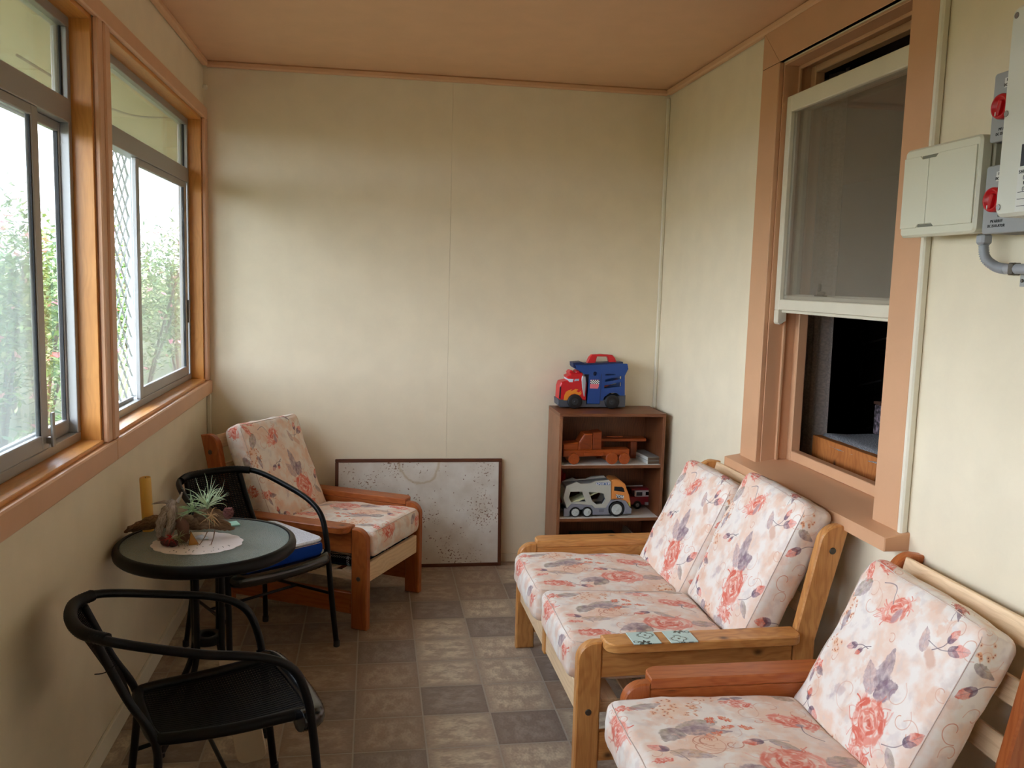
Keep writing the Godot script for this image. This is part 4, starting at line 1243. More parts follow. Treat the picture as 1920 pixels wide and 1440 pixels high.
func furniture() -> void:
	var here := Transform3D()
	# --- sofa under the sash window
	var sofa := thing("sofa", "honey pine two-seater sofa frame under the sash window", "sofa", Vector3(1.564, 0, 1.204), 0.0175)
	seat_frame(sofa, 1.13, M.pine, 0.928, true)
	var gs := "floral cushions"
	cushion("seat_cushion", "floral seat cushion on the far half of the sofa, by the bookcase", gs, Vector3(1.545, 0.468, 1.262), Vector3(2.14, 0.445, 1.258), Vector3(1.552, 0.466, 1.756), 0.14, M.seat_cloth, 3)
	cushion("seat_cushion", "floral seat cushion on the near half of the sofa, beside the coasters", gs, Vector3(1.566, 0.474, 1.772), Vector3(2.16, 0.45, 1.768), Vector3(1.575, 0.472, 2.268), 0.14, M.seat_cloth, 8)
	cushion("back_cushion", "floral back cushion at the far end of the sofa, next to the bookcase", gs, Vector3(2.325, 0.893, 1.27), Vector3(2.345, 0.884, 1.752), Vector3(2.095, 0.40, 1.268), 0.125, M.back_cloth, 14)
	cushion("back_cushion", "higher floral back cushion of the sofa, in front of the window sill", gs, Vector3(2.384, 0.95, 1.766), Vector3(2.395, 0.936, 2.266), Vector3(2.155, 0.435, 1.764), 0.125, M.back_cloth, 22)
	# --- near armchair
	var ch := thing("armchair", "reddish varnished pine armchair frame at the near right", "armchair", Vector3(1.65, 0, 2.60))
	seat_frame(ch, 0.64, M.pine_red, 0.882)
	cushion("seat_cushion", "floral seat cushion of the near right armchair", gs, Vector3(1.588, 0.468, 2.652), Vector3(2.19, 0.445, 2.652), Vector3(1.588, 0.466, 3.188), 0.14, M.seat_cloth, 31)
	cushion("back_cushion", "large floral back cushion of the near right armchair", gs, Vector3(2.395, 0.882, 2.66), Vector3(2.388, 0.866, 3.188), Vector3(2.165, 0.40, 2.66), 0.125, M.back_cloth, 37)
	# --- armchair in the far left corner, turned into the room
	var cr := thing("armchair", "dark orange pine armchair frame in the far left corner", "armchair", Vector3(0.886, 0, 0.988), deg_to_rad(151.0))
	seat_frame(cr, 0.60, M.pine_old, 0.882)
	var lx := cr.transform
	cushion("seat_cushion", "floral seat cushion of the corner armchair, over the plaid blanket", gs, Vector3(-0.01, 0.474, 0.05), Vector3(0.56, 0.45, 0.05), Vector3(-0.01, 0.474, 0.552), 0.13, M.seat_cloth, 45, lx)
	cushion("back_cushion", "floral back cushion of the corner armchair behind the black chair", gs, Vector3(0.752, 0.928, 0.05), Vector3(0.752, 0.918, 0.552), Vector3(0.53, 0.42, 0.05), 0.115, M.back_cloth, 52, lx, 0.03, 0.014)
	var pl := mat(255, 255, 255, 0.9, 0.2)
	pl.albedo_texture = plaid()
	var bl := cushion("plaid_blanket", "folded dark blue and teal plaid blanket under the corner armchair seat", "", Vector3(0.045, 0.34, 0.066), Vector3(0.60, 0.332, 0.066), Vector3(0.045, 0.338, 0.534), 0.064, pl, 60, lx, 0.026, 0.004)
	bl.set_meta("category", "blanket")
	var tagg := G.new()
	tagg.box(Vector3(0.03, -0.055, -0.243), Vector3(0.05, 0.06, 0.0012), Basis(Vector3.RIGHT, 0.12), 0.0)
	put("care_tag", tagg, mat(214, 208, 204, 0.7), bl)
	bistro()
	table()
	bookcase()
	board()

func plaid() -> ImageTexture:
	var s := 256
	var im := Image.create(s, s, false, Image.FORMAT_RGB8)
	var cols := [Color(0.05, 0.07, 0.13), Color(0.06, 0.10, 0.22), Color(0.10, 0.36, 0.38), Color(0.04, 0.05, 0.09), Color(0.75, 0.78, 0.80), Color(0.06, 0.07, 0.12), Color(0.72, 0.74, 0.78), Color(0.05, 0.09, 0.18)]
	var cuts := [0.0, 0.16, 0.34, 0.5, 0.62, 0.68, 0.76, 0.81, 1.0]
	for y in s:
		for x in s:
			var pick := func(t: float) -> Color:
				t = fposmod(t, 1.0)
				for i in 8:
					if t < cuts[i + 1]: return cols[i]
				return cols[0]
			var a: Color = pick.call(x * 3.0 / s)
			var b: Color = pick.call(y * 3.0 / s + 0.3)
			im.set_pixel(x, y, a if (x + y) % 4 < 2 else b)
	return ImageTexture.create_from_image(im)

func bistro_chair(called: String, label: String, at: Vector3, turn: float) -> Node3D:
	var o := thing(called, label, "chair", at, turn, "black bistro chairs at the round table")
	# one bent tube makes front legs, arms and back
	var half := [Vector3(-0.38, 0.742, 0.0), Vector3(-0.362, 0.742, 0.12), Vector3(-0.285, 0.730, 0.20), Vector3(-0.10, 0.682, 0.245), Vector3(0.05, 0.645, 0.252), Vector3(0.14, 0.592, 0.252), Vector3(0.18, 0.50, 0.25), Vector3(0.196, 0.40, 0.25), Vector3(0.215, 0.2, 0.258), Vector3(0.236, 0.012, 0.267)]
	var path := []
	for i in range(half.size() - 1, 0, -1): path.append(half[i] * Vector3(1, 1, -1))
	path.append_array(half)
	ptube("arm_frame", spline(path, 6), 0.0125, M.black, o, 12)
	for s in [-1.0, 1.0]:
		ptube("rear_leg", spline([Vector3(-0.338, 0.722, s * 0.135), Vector3(-0.27, 0.56, s * 0.148), Vector3(-0.205, 0.43, s * 0.162), Vector3(-0.205, 0.30, s * 0.178), Vector3(-0.235, 0.012, s * 0.205)], 6), 0.0115, M.black, o, 10)
		ptube("side_stretcher", PackedVector3Array([Vector3(-0.215, 0.235, s * 0.184), Vector3(0.21, 0.245, s * 0.256)]), 0.007, M.black, o, 8)
		for f in [Vector3(-0.236, 0.0, s * 0.205), Vector3(0.237, 0.0, s * 0.267)]:
			var g := G.new()
			g.cyl(0.0145, 0.0, 0.03, 12, Transform3D(Basis(), f), 0.003)
			put("foot_cap", g, M.rubber, o)
	ptube("cross_stretcher", PackedVector3Array([Vector3(0.0, 0.24, -0.22), Vector3(0.0, 0.24, 0.22)]), 0.007, M.black, o, 8)
	# seat: rim, bound front roll, open weave
	var rim := spline([Vector3(0.19, 0.43, -0.195), Vector3(0.0, 0.425, -0.185), Vector3(-0.17, 0.43, -0.165), Vector3(-0.205, 0.43, -0.13), Vector3(-0.21, 0.43, 0.0), Vector3(-0.205, 0.43, 0.13), Vector3(-0.17, 0.43, 0.165), Vector3(0.0, 0.425, 0.185), Vector3(0.19, 0.43, 0.195)], 5)
	ptube("seat_rim", rim, 0.0165, M.black, o, 10)
	var roll := spline([Vector3(0.165, 0.424, -0.226), Vector3(0.215, 0.419, -0.206), Vector3(0.232, 0.416, -0.1), Vector3(0.235, 0.415, 0.0), Vector3(0.232, 0.416, 0.1), Vector3(0.215, 0.419, 0.206), Vector3(0.165, 0.424, 0.226)], 10)
	var rr := PackedFloat32Array()
	for i in roll.size(): rr.append(0.030 + (0.0012 if i % 2 == 0 else 0.0))
	ptube("front_roll", roll, rr, mat(14, 14, 17, 0.2, 0.6), o, 12)
	var wv := G.new()
	var nx := 46
	for i in nx:
		var x := lerpf(-0.20, 0.20, (i + 0.5) / nx)
		var hw := lerpf(0.16, 0.19, (x + 0.2) / 0.4)
		var y := 0.432 - 0.012 * (1.0 - pow(x / 0.2, 2.0))
		for k in 6:
			var za := lerpf(-hw, hw, k / 6.0)
			var zb := lerpf(-hw, hw, (k + 1) / 6.0)
			var ya := y - 0.010 * (1.0 - pow(za / hw, 2.0))
			var yb := y - 0.010 * (1.0 - pow(zb / hw, 2.0))
			var p := Vector3(x, ya, za)
			var q := Vector3(x, yb, zb)
			var d := (q - p).normalized()
			wv.box((p + q) / 2, Vector3(0.0066, 0.002, p.distance_to(q) + 0.001), Basis(Vector3.RIGHT, d.cross(Vector3.RIGHT), d), 0.0)
	for j in 27:
		var t := (j + 0.5) / 27.0 * 2.0 - 1.0
		for k in 6:
			var xa := lerpf(-0.205, 0.205, k / 6.0)
			var xb := lerpf(-0.205, 0.205, (k + 1) / 6.0)
			var P := func(x: float) -> Vector3:
				return Vector3(x, 0.434 - 0.012 * (1.0 - pow(x / 0.205, 2.0)) - 0.010 * (1.0 - t * t), t * lerpf(0.16, 0.19, (x + 0.205) / 0.41))
			var p: Vector3 = P.call(xa)
			var q: Vector3 = P.call(xb)
			var d := (q - p).normalized()
			wv.box((p + q) / 2, Vector3(p.distance_to(q), 0.0018, 0.0085), Basis(d, Vector3(0, 0, 1).cross(d), Vector3(0, 0, 1)), 0.0)
	put("woven_seat", wv, M.black_weave, o)
	# back: strands wound over the tube and down between the uprights
	var wr := G.new()
	var bp := spline([Vector3(-0.315, 0.737, -0.175), Vector3(-0.365, 0.742, -0.11), Vector3(-0.382, 0.742, 0.0), Vector3(-0.365, 0.742, 0.11), Vector3(-0.315, 0.737, 0.175)], 16)
	var br := PackedFloat32Array()
	for i in bp.size(): br.append(0.0165 + (0.0012 if i % 2 == 0 else 0.0))
	wr.tube(bp, br, 10)
	put("back_binding", wr, M.black_weave, o)
	var bk := G.new()
	for i in 30:
		var y := lerpf(0.50, 0.728, i / 29.0)
		var u := (y - 0.5) / 0.228
		var pts := []
		for k in 7:
			var s := k / 3.0 - 1.0
			pts.append(Vector3(lerpf(-0.243, -0.352, u) - 0.022 * (1.0 - s * s) * u, y, s * lerpf(0.148, 0.14, u)))
		for k in 6:
			var p: Vector3 = pts[k]
			var q: Vector3 = pts[k + 1]
			var d := (q - p).normalized()
			bk.box((p + q) / 2, Vector3(0.003, 0.0072, p.distance_to(q) + 0.001), Basis(Vector3.UP.cross(d), Vector3.UP, d).orthonormalized(), 0.0)
	for k in 22:
		var s := k / 10.5 - 1.0
		var p := Vector3(-0.243, 0.5, s * 0.148)
		var q := Vector3(-0.352 - 0.022 * (1.0 - s * s), 0.735, s * 0.14)
		var d := (q - p).normalized()
		bk.box((p + q) / 2, Vector3(0.0024, p.distance_to(q), 0.006), Basis(d.cross(Vector3(0, 0, 1)), d, Vector3(0, 0, 1)).orthonormalized(), 0.0)
	put("woven_back", bk, M.black_weave, o)
	return o

func bistro() -> void:
	var c := bistro_chair("bistro_chair", "black woven bistro chair in the near left foreground", Vector3(0.474, 0, 2.483), deg_to_rad(22.4))
	ptube("loose_strand", spline([Vector3(-0.29, 0.66, 0.15), Vector3(-0.32, 0.645, 0.16), Vector3(-0.345, 0.65, 0.17)], 4), 0.0014, M.black_weave, c, 5)
	var c2 := bistro_chair("bistro_chair", "black woven bistro chair behind the round table", Vector3(0.40, 0, 1.135), deg_to_rad(-50.2))
	var pad := cushion("chair_pad", "white-topped blue foam pad on the far black chair", "", Vector3(-0.19, 0.505, -0.2), Vector3(0.235, 0.505, -0.2), Vector3(-0.19, 0.505, 0.2), 0.066, mat(22, 62, 150, 0.8, 0.2), 70, c2.transform, 0.024, 0.004)
	pad.get_child(0).name = "piping"
	var top := G.new()
	var poly := []
	for q in [[0.16, 0.16, 0], [-0.15, 0.16, 90], [-0.15, -0.16, 180], [0.16, -0.16, 270]]:
		poly.append_array(arc(Vector2(q[0], q[1]), 0.05, q[2], q[2] + 90, 6))
	top.prism(PackedVector2Array(poly), -0.046, -0.031, flat(0, 0), 0.006)
	var tm := mat(240, 242, 250, 0.9, 0.2)
	tm.albedo_texture = grain_tex(130, 0.2, 0.88, 1.0, 128, 2); tm.uv1_triplanar = true; tm.uv1_scale = Vector3(4, 4, 4)
	put("towelling_top", top, tm, pad)

func table() -> void:
	var o := thing("bistro_table", "round black-rimmed glass bistro table by the left wall", "table", Vector3(0.318, 0, 1.80))
	var R := 0.314
	var rim := G.new()
	rim.lathe(PackedVector2Array([Vector2(R - 0.03, 0.664), Vector2(R - 0.008, 0.660), Vector2(R, 0.668), Vector2(R + 0.002, 0.682), Vector2(R - 0.002, 0.697), Vector2(R - 0.01, 0.7035), Vector2(R - 0.02, 0.7035)]), 64)
	rim.lathe(PackedVector2Array([Vector2(R - 0.02, 0.7035), Vector2(R - 0.022, 0.700), Vector2(R - 0.03, 0.664)]), 64)
	put("rim", rim, M.black, o)
	var gl := G.new()
	gl.cyl(R - 0.024, 0.694, 0.701, 64, Transform3D(), 0.001)
	var gm := mat(196, 212, 202, 0.14, 0.75)
	gm.transparency = BaseMaterial3D.TRANSPARENCY_ALPHA; gm.albedo_color.a = 0.6
	gm.heightmap_enabled = true; gm.heightmap_texture = grain_tex(140, 0.09, 0.0, 1.0, 256, 2); gm.heightmap_scale = 0.9
	for i in gl.v.size(): gl.uv[i] = Vector2(gl.v[i].x, gl.v[i].z) * 7.0
	put("glass_top", gl, gm, o)
	var hub := G.new()
	hub.cyl(0.085, 0.655, 0.667, 28, Transform3D(), 0.003)
	for a in 3:
		var d := Vector3(cos(a * PI / 3), 0, sin(a * PI / 3))
		hub.box(Vector3(0, 0.672, 0), Vector3(0.56, 0.012, 0.022), Basis(d, Vector3.UP, d.cross(Vector3.UP)), 0.002)
	put("top_bracket", hub, M.black, o)
	for i in 4:
		var a := i * PI / 2 + 0.5
		var d := Vector3(cos(a), 0, sin(a))
		ptube("leg", spline([d * 0.062 + Vector3(0, 0.657, 0), d * 0.062 + Vector3(0, 0.40, 0), d * 0.062 + Vector3(0, 0.30, 0), d * 0.085 + Vector3(0, 0.22, 0), d * 0.14 + Vector3(0, 0.12, 0), d * 0.215 + Vector3(0, 0.045, 0), d * 0.25 + Vector3(0, 0.014, 0)], 5), 0.0115, M.black, o, 10)
		var g := G.new()
		g.cyl(0.014, 0.0, 0.02, 12, Transform3D(Basis(), d * 0.252), 0.003)
		put("foot_cap", g, M.rubber, o)
	var ring := G.new()
	ring.lathe(PackedVector2Array([Vector2(0.028, 0.318), Vector2(0.05, 0.318), Vector2(0.054, 0.324), Vector2(0.054, 0.342), Vector2(0.05, 0.348), Vector2(0.028, 0.348), Vector2(0.026, 0.333), Vector2(0.028, 0.318)]), 28)
	put("spacer_ring", ring, M.black, o)
	# a pale narrow board stands under the table
	var b := thing("pale_board", "pale narrow board with a rounded end under the near black chair", "board", Vector3(0.515, 0.0, 2.10))
	var pts := [Vector2(0.05, 0.36), Vector2(-0.05, 0.36)]
	pts.append_array(arc(Vector2(-0.022, 0.028), 0.028, 180, 270, 5))
	pts.append_array(arc(Vector2(0.022, 0.028), 0.028, 270, 360, 5))
	pprism("board", pts, -0.006, 0.006, Transform3D(Basis(Vector3(0, 0, 1), 0.2) * Basis(Vector3(1, 0, 0), -0.16), Vector3(0, 0.012, 0)), mat(206, 186, 160, 0.6), b, 0.002, 1)

func bookcase() -> void:
	var x0 := 1.932
	var x1 := 2.545
	var o := thing("bookcase", "brown wood-look bookcase holding toy trucks in the right corner", "bookcase", Vector3(0, 0, 0))
	span("side_panel", Vector3(x0, 0, 0.02), Vector3(x0 + 0.018, 0.929, 0.335), M.bookcase, o, 0.001)
	span("side_panel", Vector3(x1 - 0.018, 0, 0.02), Vector3(x1, 0.929, 0.335), M.bookedge, o, 0.001)
	span("top_panel", Vector3(x0, 0.929, 0.02), Vector3(x1, 0.947, 0.336), M.bookedge, o, 0.001)
	span("back_panel", Vector3(x0 + 0.018, 0.03, 0.02), Vector3(x1 - 0.018, 0.929, 0.026), M.bookedge, o, 0.0, 1)
	var white := mat(226, 220, 212, 0.5)
	for y in [0.654, 0.349, 0.062]:
		span("shelf", Vector3(x0 + 0.018, y - 0.018, 0.026), Vector3(x1 - 0.018, y - 0.0006, 0.333), M.bookedge, o, 0.0)
		span("shelf_facing", Vector3(x0 + 0.0185, y - 0.0006, 0.0265), Vector3(x1 - 0.0185, y, 0.331), white, o, 0.0)
	span("plinth", Vector3(x0 + 0.018, 0, 0.31), Vector3(x1 - 0.018, 0.043, 0.322), M.bookedge, o, 0.001)

func board() -> void:
	# old pinboard or whiteboard leaning on the far wall
	var o := thing("stained_board", "stained white board in a brown frame leaning on the far wall", "board", Vector3(0.70, 0.0, 0.072))
	o.rotation.x = -0.092
	var wd := 0.962
	var ht := 0.632
	var im := Image.create(512, 340, false, Image.FORMAT_RGB8)
	var n1 := noise(201, 0.012, 4)
	var n2 := noise(202, 0.11, 3)
	var n3 := noise(203, 0.006, 2)
	for y in 340:
		for x in 512:
			var c := Color(0.90, 0.875, 0.83).lerp(Color(0.84, 0.80, 0.74), clampf(0.4 + n1.get_noise_2d(x, y), 0.0, 1.0))
			var sp := n2.get_noise_2d(x, y) + n3.get_noise_2d(x + 50, y) * 0.5
			c = c.lerp(Color(0.44, 0.29, 0.19), smoothstep(0.52, 0.68, sp) * 0.8)
			var d := absf(Vector2((x - 255) / 62.0, (y - 8) / 68.0).length() + n1.get_noise_2d(x * 2, y * 2) * 0.1 - 1.0)
			c = c.lerp(Color(0.72, 0.62, 0.46), smoothstep(0.1, 0.0, d) * 0.5)
			im.set_pixel(x, y, c)
	var rr := RandomNumberGenerator.new()
	rr.seed = 77
	for i in 150:
		var p := Vector2(rr.randfn(0.55, 0.26), rr.randfn(0.55, 0.3))
		if p.x < 0.02 or p.x > 0.98 or p.y < 0.02 or p.y > 0.97: continue
		var q := p * Vector2(512, 340)
		var len := rr.randi_range(1, 5)
		var dir := Vector2.from_angle(rr.randf() * TAU)
		for k in len:
			var z := q + dir * k
			im.fill_rect(Rect2i(int(z.x), int(z.y), rr.randi_range(1, 2), rr.randi_range(1, 2)), Color(0.42, 0.27, 0.18))
	var m := mat(255, 255, 255, 0.45)
	m.albedo_texture = ImageTexture.create_from_image(im)
	var g := G.new()
	g.box(Vector3(wd / 2, ht / 2, 0.0), Vector3(wd - 0.03, ht - 0.03, 0.008), Basis(), 0.0)
	for i in g.v.size(): g.uv[i] = Vector2(g.v[i].x / wd, 1.0 - g.v[i].y / ht)
	put("panel", g, m, o)
	var fm := wood(M.sheen_tex, 172, 128, 100, 0.5)
	span("frame_strip", Vector3(0, 0, -0.009), Vector3(wd, 0.019, 0.009), fm, o, 0.002)
	span("frame_strip", Vector3(0, ht - 0.019, -0.009), Vector3(wd, ht, 0.009), fm, o, 0.002)
	span("frame_strip", Vector3(0, 0.019, -0.009), Vector3(0.019, ht - 0.019, 0.009), fm, o, 0.002)
	span("frame_strip", Vector3(wd - 0.019, 0.019, -0.009), Vector3(wd, ht - 0.019, 0.009), fm, o, 0.002)

# ------------------------------------------------------------------ small things
func wheel(parent: Node, c: Vector3, r: float, w: float, tyre: Material, hub: Material, hub_r: float, spokes := 0) -> void:
	# axle along z; the hub shows on the +z face
	var g := G.new()
	var xf := Transform3D(Basis(Vector3.RIGHT, PI / 2), c)
	g.lathe(PackedVector2Array([Vector2(hub_r * 0.5, -w / 2), Vector2(r * 0.86, -w / 2), Vector2(r, -w / 2 + r * 0.12), Vector2(r, w / 2 - r * 0.12), Vector2(r * 0.86, w / 2), Vector2(hub_r, w / 2), Vector2(hub_r * 0.95, w / 2 - 0.004), Vector2(0, w / 2 - 0.004)]), 24, xf)
	var t := put("wheel", g, tyre, parent)
	if hub == null: return
	var h := G.new()
	h.lathe(PackedVector2Array([Vector2(hub_r, w / 2 - 0.003), Vector2(hub_r * 0.9, w / 2 + 0.001), Vector2(hub_r * 0.72, w / 2 - 0.001), Vector2(hub_r * 0.4, w / 2 - 0.002), Vector2(hub_r * 0.3, w / 2 + 0.002), Vector2(0, w / 2 + 0.003)]), 20, xf)
	for i in spokes:
		var a := TAU * i / spokes
		h.box(c + Vector3(cos(a), sin(a), 0) * hub_r * 0.55 + Vector3(0, 0, w / 2), Vector3(hub_r * 0.55, hub_r * 0.2, 0.004), Basis(Vector3(0, 0, 1), a), 0.001)
	put("hub", h, hub, t)

func scaled(pts: Array, o: Vector2, cx: float, cy: float, k: float) -> Array:
	var r := []
	for p: Vector2 in pts: r.append(Vector2(o.x + (p.x - cx) * k, o.y + (cy - p.y) * k))
	return r

func with_hole(called: String, outer: Array, holes: Array, z0: float, z1: float, m: Material, parent: Node) -> MeshInstance3D:
	# a pierced sheet: cut into upright bands through the middle of every hole, so that each band is a plain outline
	var cuts := [-100.0]
	for h in holes:
		var s := 0.0
		for p: Vector2 in h: s += p.x
		cuts.append(s / h.size())
	cuts.append(100.0)
	cuts.sort()
	var g := G.new()
	for i in cuts.size() - 1:
		if cuts[i + 1] - cuts[i] < 1e-5: continue
		var band := PackedVector2Array([Vector2(cuts[i], -100), Vector2(cuts[i + 1], -100), Vector2(cuts[i + 1], 100), Vector2(cuts[i], 100)])
		var polys: Array = Geometry2D.intersect_polygons(PackedVector2Array(outer), band)
		for h in holes:
			var next := []
			for p in polys: next.append_array(Geometry2D.clip_polygons(p, PackedVector2Array(h)))
			polys = next
		for p in polys: g.prism(p, z0, z1, Transform3D(), 0.0)
	return put(called, g, m, parent)

func small_things() -> void:
	toy_carrier_blue()
	toy_truck_wood()
	toy_transporter()
	shelf_bits()
	wall_gear()
	table_things()
	coasters()

func toy_carrier_blue() -> void:
	var o := thing("toy_truck", "blue and red toy truck with carry handle on top of the bookcase", "toy truck", Vector3(0, 0, 0))
	var red := mat(206, 22, 32, 0.35)
	var blue := mat(22, 66, 136, 0.4)
	var navy := mat(20, 40, 84, 0.45)
	var grey := mat(78, 80, 88, 0.5)
	var blk := mat(22, 22, 25, 0.5)
	var silver := mat(180, 182, 188, 0.35)
	silver.metallic = 0.4
	var k := 0.00031
	var at := Vector2(1.957, 0.947)
	var S := func(p: Array) -> Array: return scaled(p, at, 140, 1185, k)
	var za := 0.035
	var zb := 0.150
	# chassis and bumper
	pprism("chassis", S.call([Vector2(140, 1000), Vector2(690, 1030), Vector2(690, 1095), Vector2(930, 1095), Vector2(940, 1030), Vector2(1330, 930), Vector2(1438, 930), Vector2(1438, 1150), Vector2(1310, 1155), Vector2(200, 1160), Vector2(150, 1120)]), za, zb - 0.004, Transform3D(), grey, o, 0.004)
	# cab with flames on its flank
	var cab := pprism("cab", S.call([Vector2(158, 1030), Vector2(165, 780), Vector2(195, 690), Vector2(330, 655), Vector2(320, 620), Vector2(300, 590), Vector2(360, 560), Vector2(350, 510), Vector2(590, 520), Vector2(640, 640), Vector2(680, 700), Vector2(680, 1028)]), za + 0.006, zb - 0.002, Transform3D(), red, o, 0.006)
	for q in [[395, 520], [515, 520]]:
		var c: Vector2 = S.call([Vector2(q[0], q[1])])[0]
		var g := G.new()
		g.cyl(0.0135, -0.04, 0.04, 18, Transform3D(Basis(Vector3.RIGHT, PI / 2), Vector3(c.x, c.y, (za + zb) / 2)), 0.004)
		put("roof_light", g, red, cab)
	pprism("windscreen", S.call([Vector2(318, 625), Vector2(425, 632), Vector2(410, 690), Vector2(345, 688), Vector2(318, 655)]), za + 0.01, zb - 0.0005, Transform3D(), mat(206, 224, 238, 0.2), cab, 0.001)
	pprism("side_window", S.call([Vector2(448, 630), Vector2(532, 624), Vector2(528, 662), Vector2(438, 672)]), za + 0.01, zb - 0.0005, Transform3D(), mat(176, 186, 206, 0.25), cab, 0.001)
	pprism("grille", S.call([Vector2(162, 990), Vector2(172, 790), Vector2(186, 760), Vector2(198, 790), Vector2(192, 1010)]), za + 0.018, zb - 0.0012, Transform3D(), blk, cab, 0.001)
	pprism("flame_marking", S.call([Vector2(250, 1028), Vector2(262, 930), Vector2(290, 870), Vector2(340, 838), Vector2(400, 822), Vector2(372, 860), Vector2(420, 842), Vector2(470, 815), Vector2(520, 826), Vector2(486, 856), Vector2(530, 880), Vector2(578, 848), Vector2(560, 890), Vector2(590, 880), Vector2(570, 925), Vector2(520, 935), Vector2(460, 900), Vector2(400, 915), Vector2(345, 960), Vector2(318, 1028)]), zb - 0.003, zb - 0.0012, Transform3D(), mat(232, 140, 40, 0.4), cab, 0.0)
	pprism("exhaust_stack", S.call([Vector2(582, 565), Vector2(648, 580), Vector2(660, 690), Vector2(655, 820), Vector2(648, 955), Vector2(628, 950), Vector2(590, 790), Vector2(574, 640)]), zb - 0.012, zb + 0.004, Transform3D(), silver, o, 0.003)
	# carrier body: two pierced sides
	var outer: Array = S.call([Vector2(455, 365), Vector2(700, 372), Vector2(1280, 330), Vector2(1440, 335), Vector2(1462, 430), Vector2(1400, 560), Vector2(1415, 930), Vector2(1320, 930), Vector2(1250, 880), Vector2(1120, 885), Vector2(1020, 960), Vector2(1000, 1030), Vector2(945, 1030), Vector2(930, 1090), Vector2(700, 1085), Vector2(718, 540), Vector2(620, 540), Vector2(560, 490), Vector2(480, 450)])
	var holes := [S.call([Vector2(1025, 525), Vector2(1215, 530), Vector2(1215, 545), Vector2(1025, 560)]), S.call([Vector2(1025, 630), Vector2(1340, 565), Vector2(1340, 620), Vector2(1025, 680)]), S.call([Vector2(1015, 750), Vector2(1335, 680), Vector2(1338, 760), Vector2(1015, 800)])]
	var hole4: Array = []
	var hc: Vector2 = S.call([Vector2(830, 525)])[0]
	for p in arc(hc, 0.012, 0, 345, 15): hole4.append(p)
	holes.append(hole4)
	for z in [[zb - 0.012, zb], [za, za + 0.012]]: with_hole("carrier_side", outer, holes, z[0], z[1], blue, o)
	pprism("carrier_deck", S.call([Vector2(980, 850), Vector2(980, 820), Vector2(1400, 800), Vector2(1400, 830)]), za + 0.013, zb - 0.013, Transform3D(), navy, o, 0.001)
	pprism("carrier_core", S.call([Vector2(720, 1080), Vector2(720, 420), Vector2(980, 420), Vector2(980, 1080)]), za + 0.013, zb - 0.013, Transform3D(), navy, o, 0.001)
	pprism("carrier_roof", S.call([Vector2(410, 330), Vector2(580, 315), Vector2(640, 345), Vector2(1370, 305), Vector2(1370, 360), Vector2(700, 385), Vector2(440, 430), Vector2(415, 400)]), za + 0.013, zb - 0.013, Transform3D(), navy, o, 0.003)
	pprism("ramp_inside", S.call([Vector2(1015, 770), Vector2(1330, 650), Vector2(1330, 665), Vector2(1015, 790)]), za + 0.02, zb - 0.02, Transform3D(), mat(196, 84, 40, 0.5), o, 0.001)
	pprism("door_edge", S.call([Vector2(945, 535), Vector2(955, 535), Vector2(945, 1060), Vector2(935, 1060)]), zb + 0.0001, zb + 0.001, Transform3D(), navy, o, 0.0)
	# chequered flag sticker
	var st := pprism("sticker", S.call([Vector2(745, 640), Vector2(915, 640), Vector2(905, 770), Vector2(890, 805), Vector2(738, 802)]), zb + 0.0002, zb + 0.0008, Transform3D(), mat(232, 120, 132, 0.4), o, 0.0)
	for r in 4:
		for c in 8:
			var wht := (r + c) % 2 == 0
			var x := 747.0 + c * 21.0 - r * 1.0
			var y := 643.0 + r * 19.0
			pprism("flag_square", S.call([Vector2(x, y), Vector2(x + 21, y), Vector2(x + 20, y + 19), Vector2(x - 1, y + 19)]), zb + 0.0009, zb + 0.0013, Transform3D(), mat(240, 240, 236, 0.4) if wht else blk, st, 0.0)
	# red carry handle
	var path: Array = S.call([Vector2(760, 375), Vector2(690, 375), Vector2(740, 240), Vector2(790, 185), Vector2(960, 175), Vector2(1180, 185), Vector2(1235, 240), Vector2(1275, 345), Vector2(1140, 350), Vector2(1090, 215), Vector2(890, 215), Vector2(850, 370)])
	pprism("carry_handle", path, (za + zb) / 2 - 0.018, (za + zb) / 2 + 0.018, Transform3D(), red, o, 0.003)
	for q in [[460, 1050], [1170, 1050]]:
		var c: Vector2 = S.call([Vector2(q[0], q[1])])[0]
		for z in [zb - 0.004, za + 0.010]: wheel(o, Vector3(c.x, 0.947 + 0.0425, z), 0.0425, 0.028, blk, mat(48, 48, 52, 0.4), 0.02)

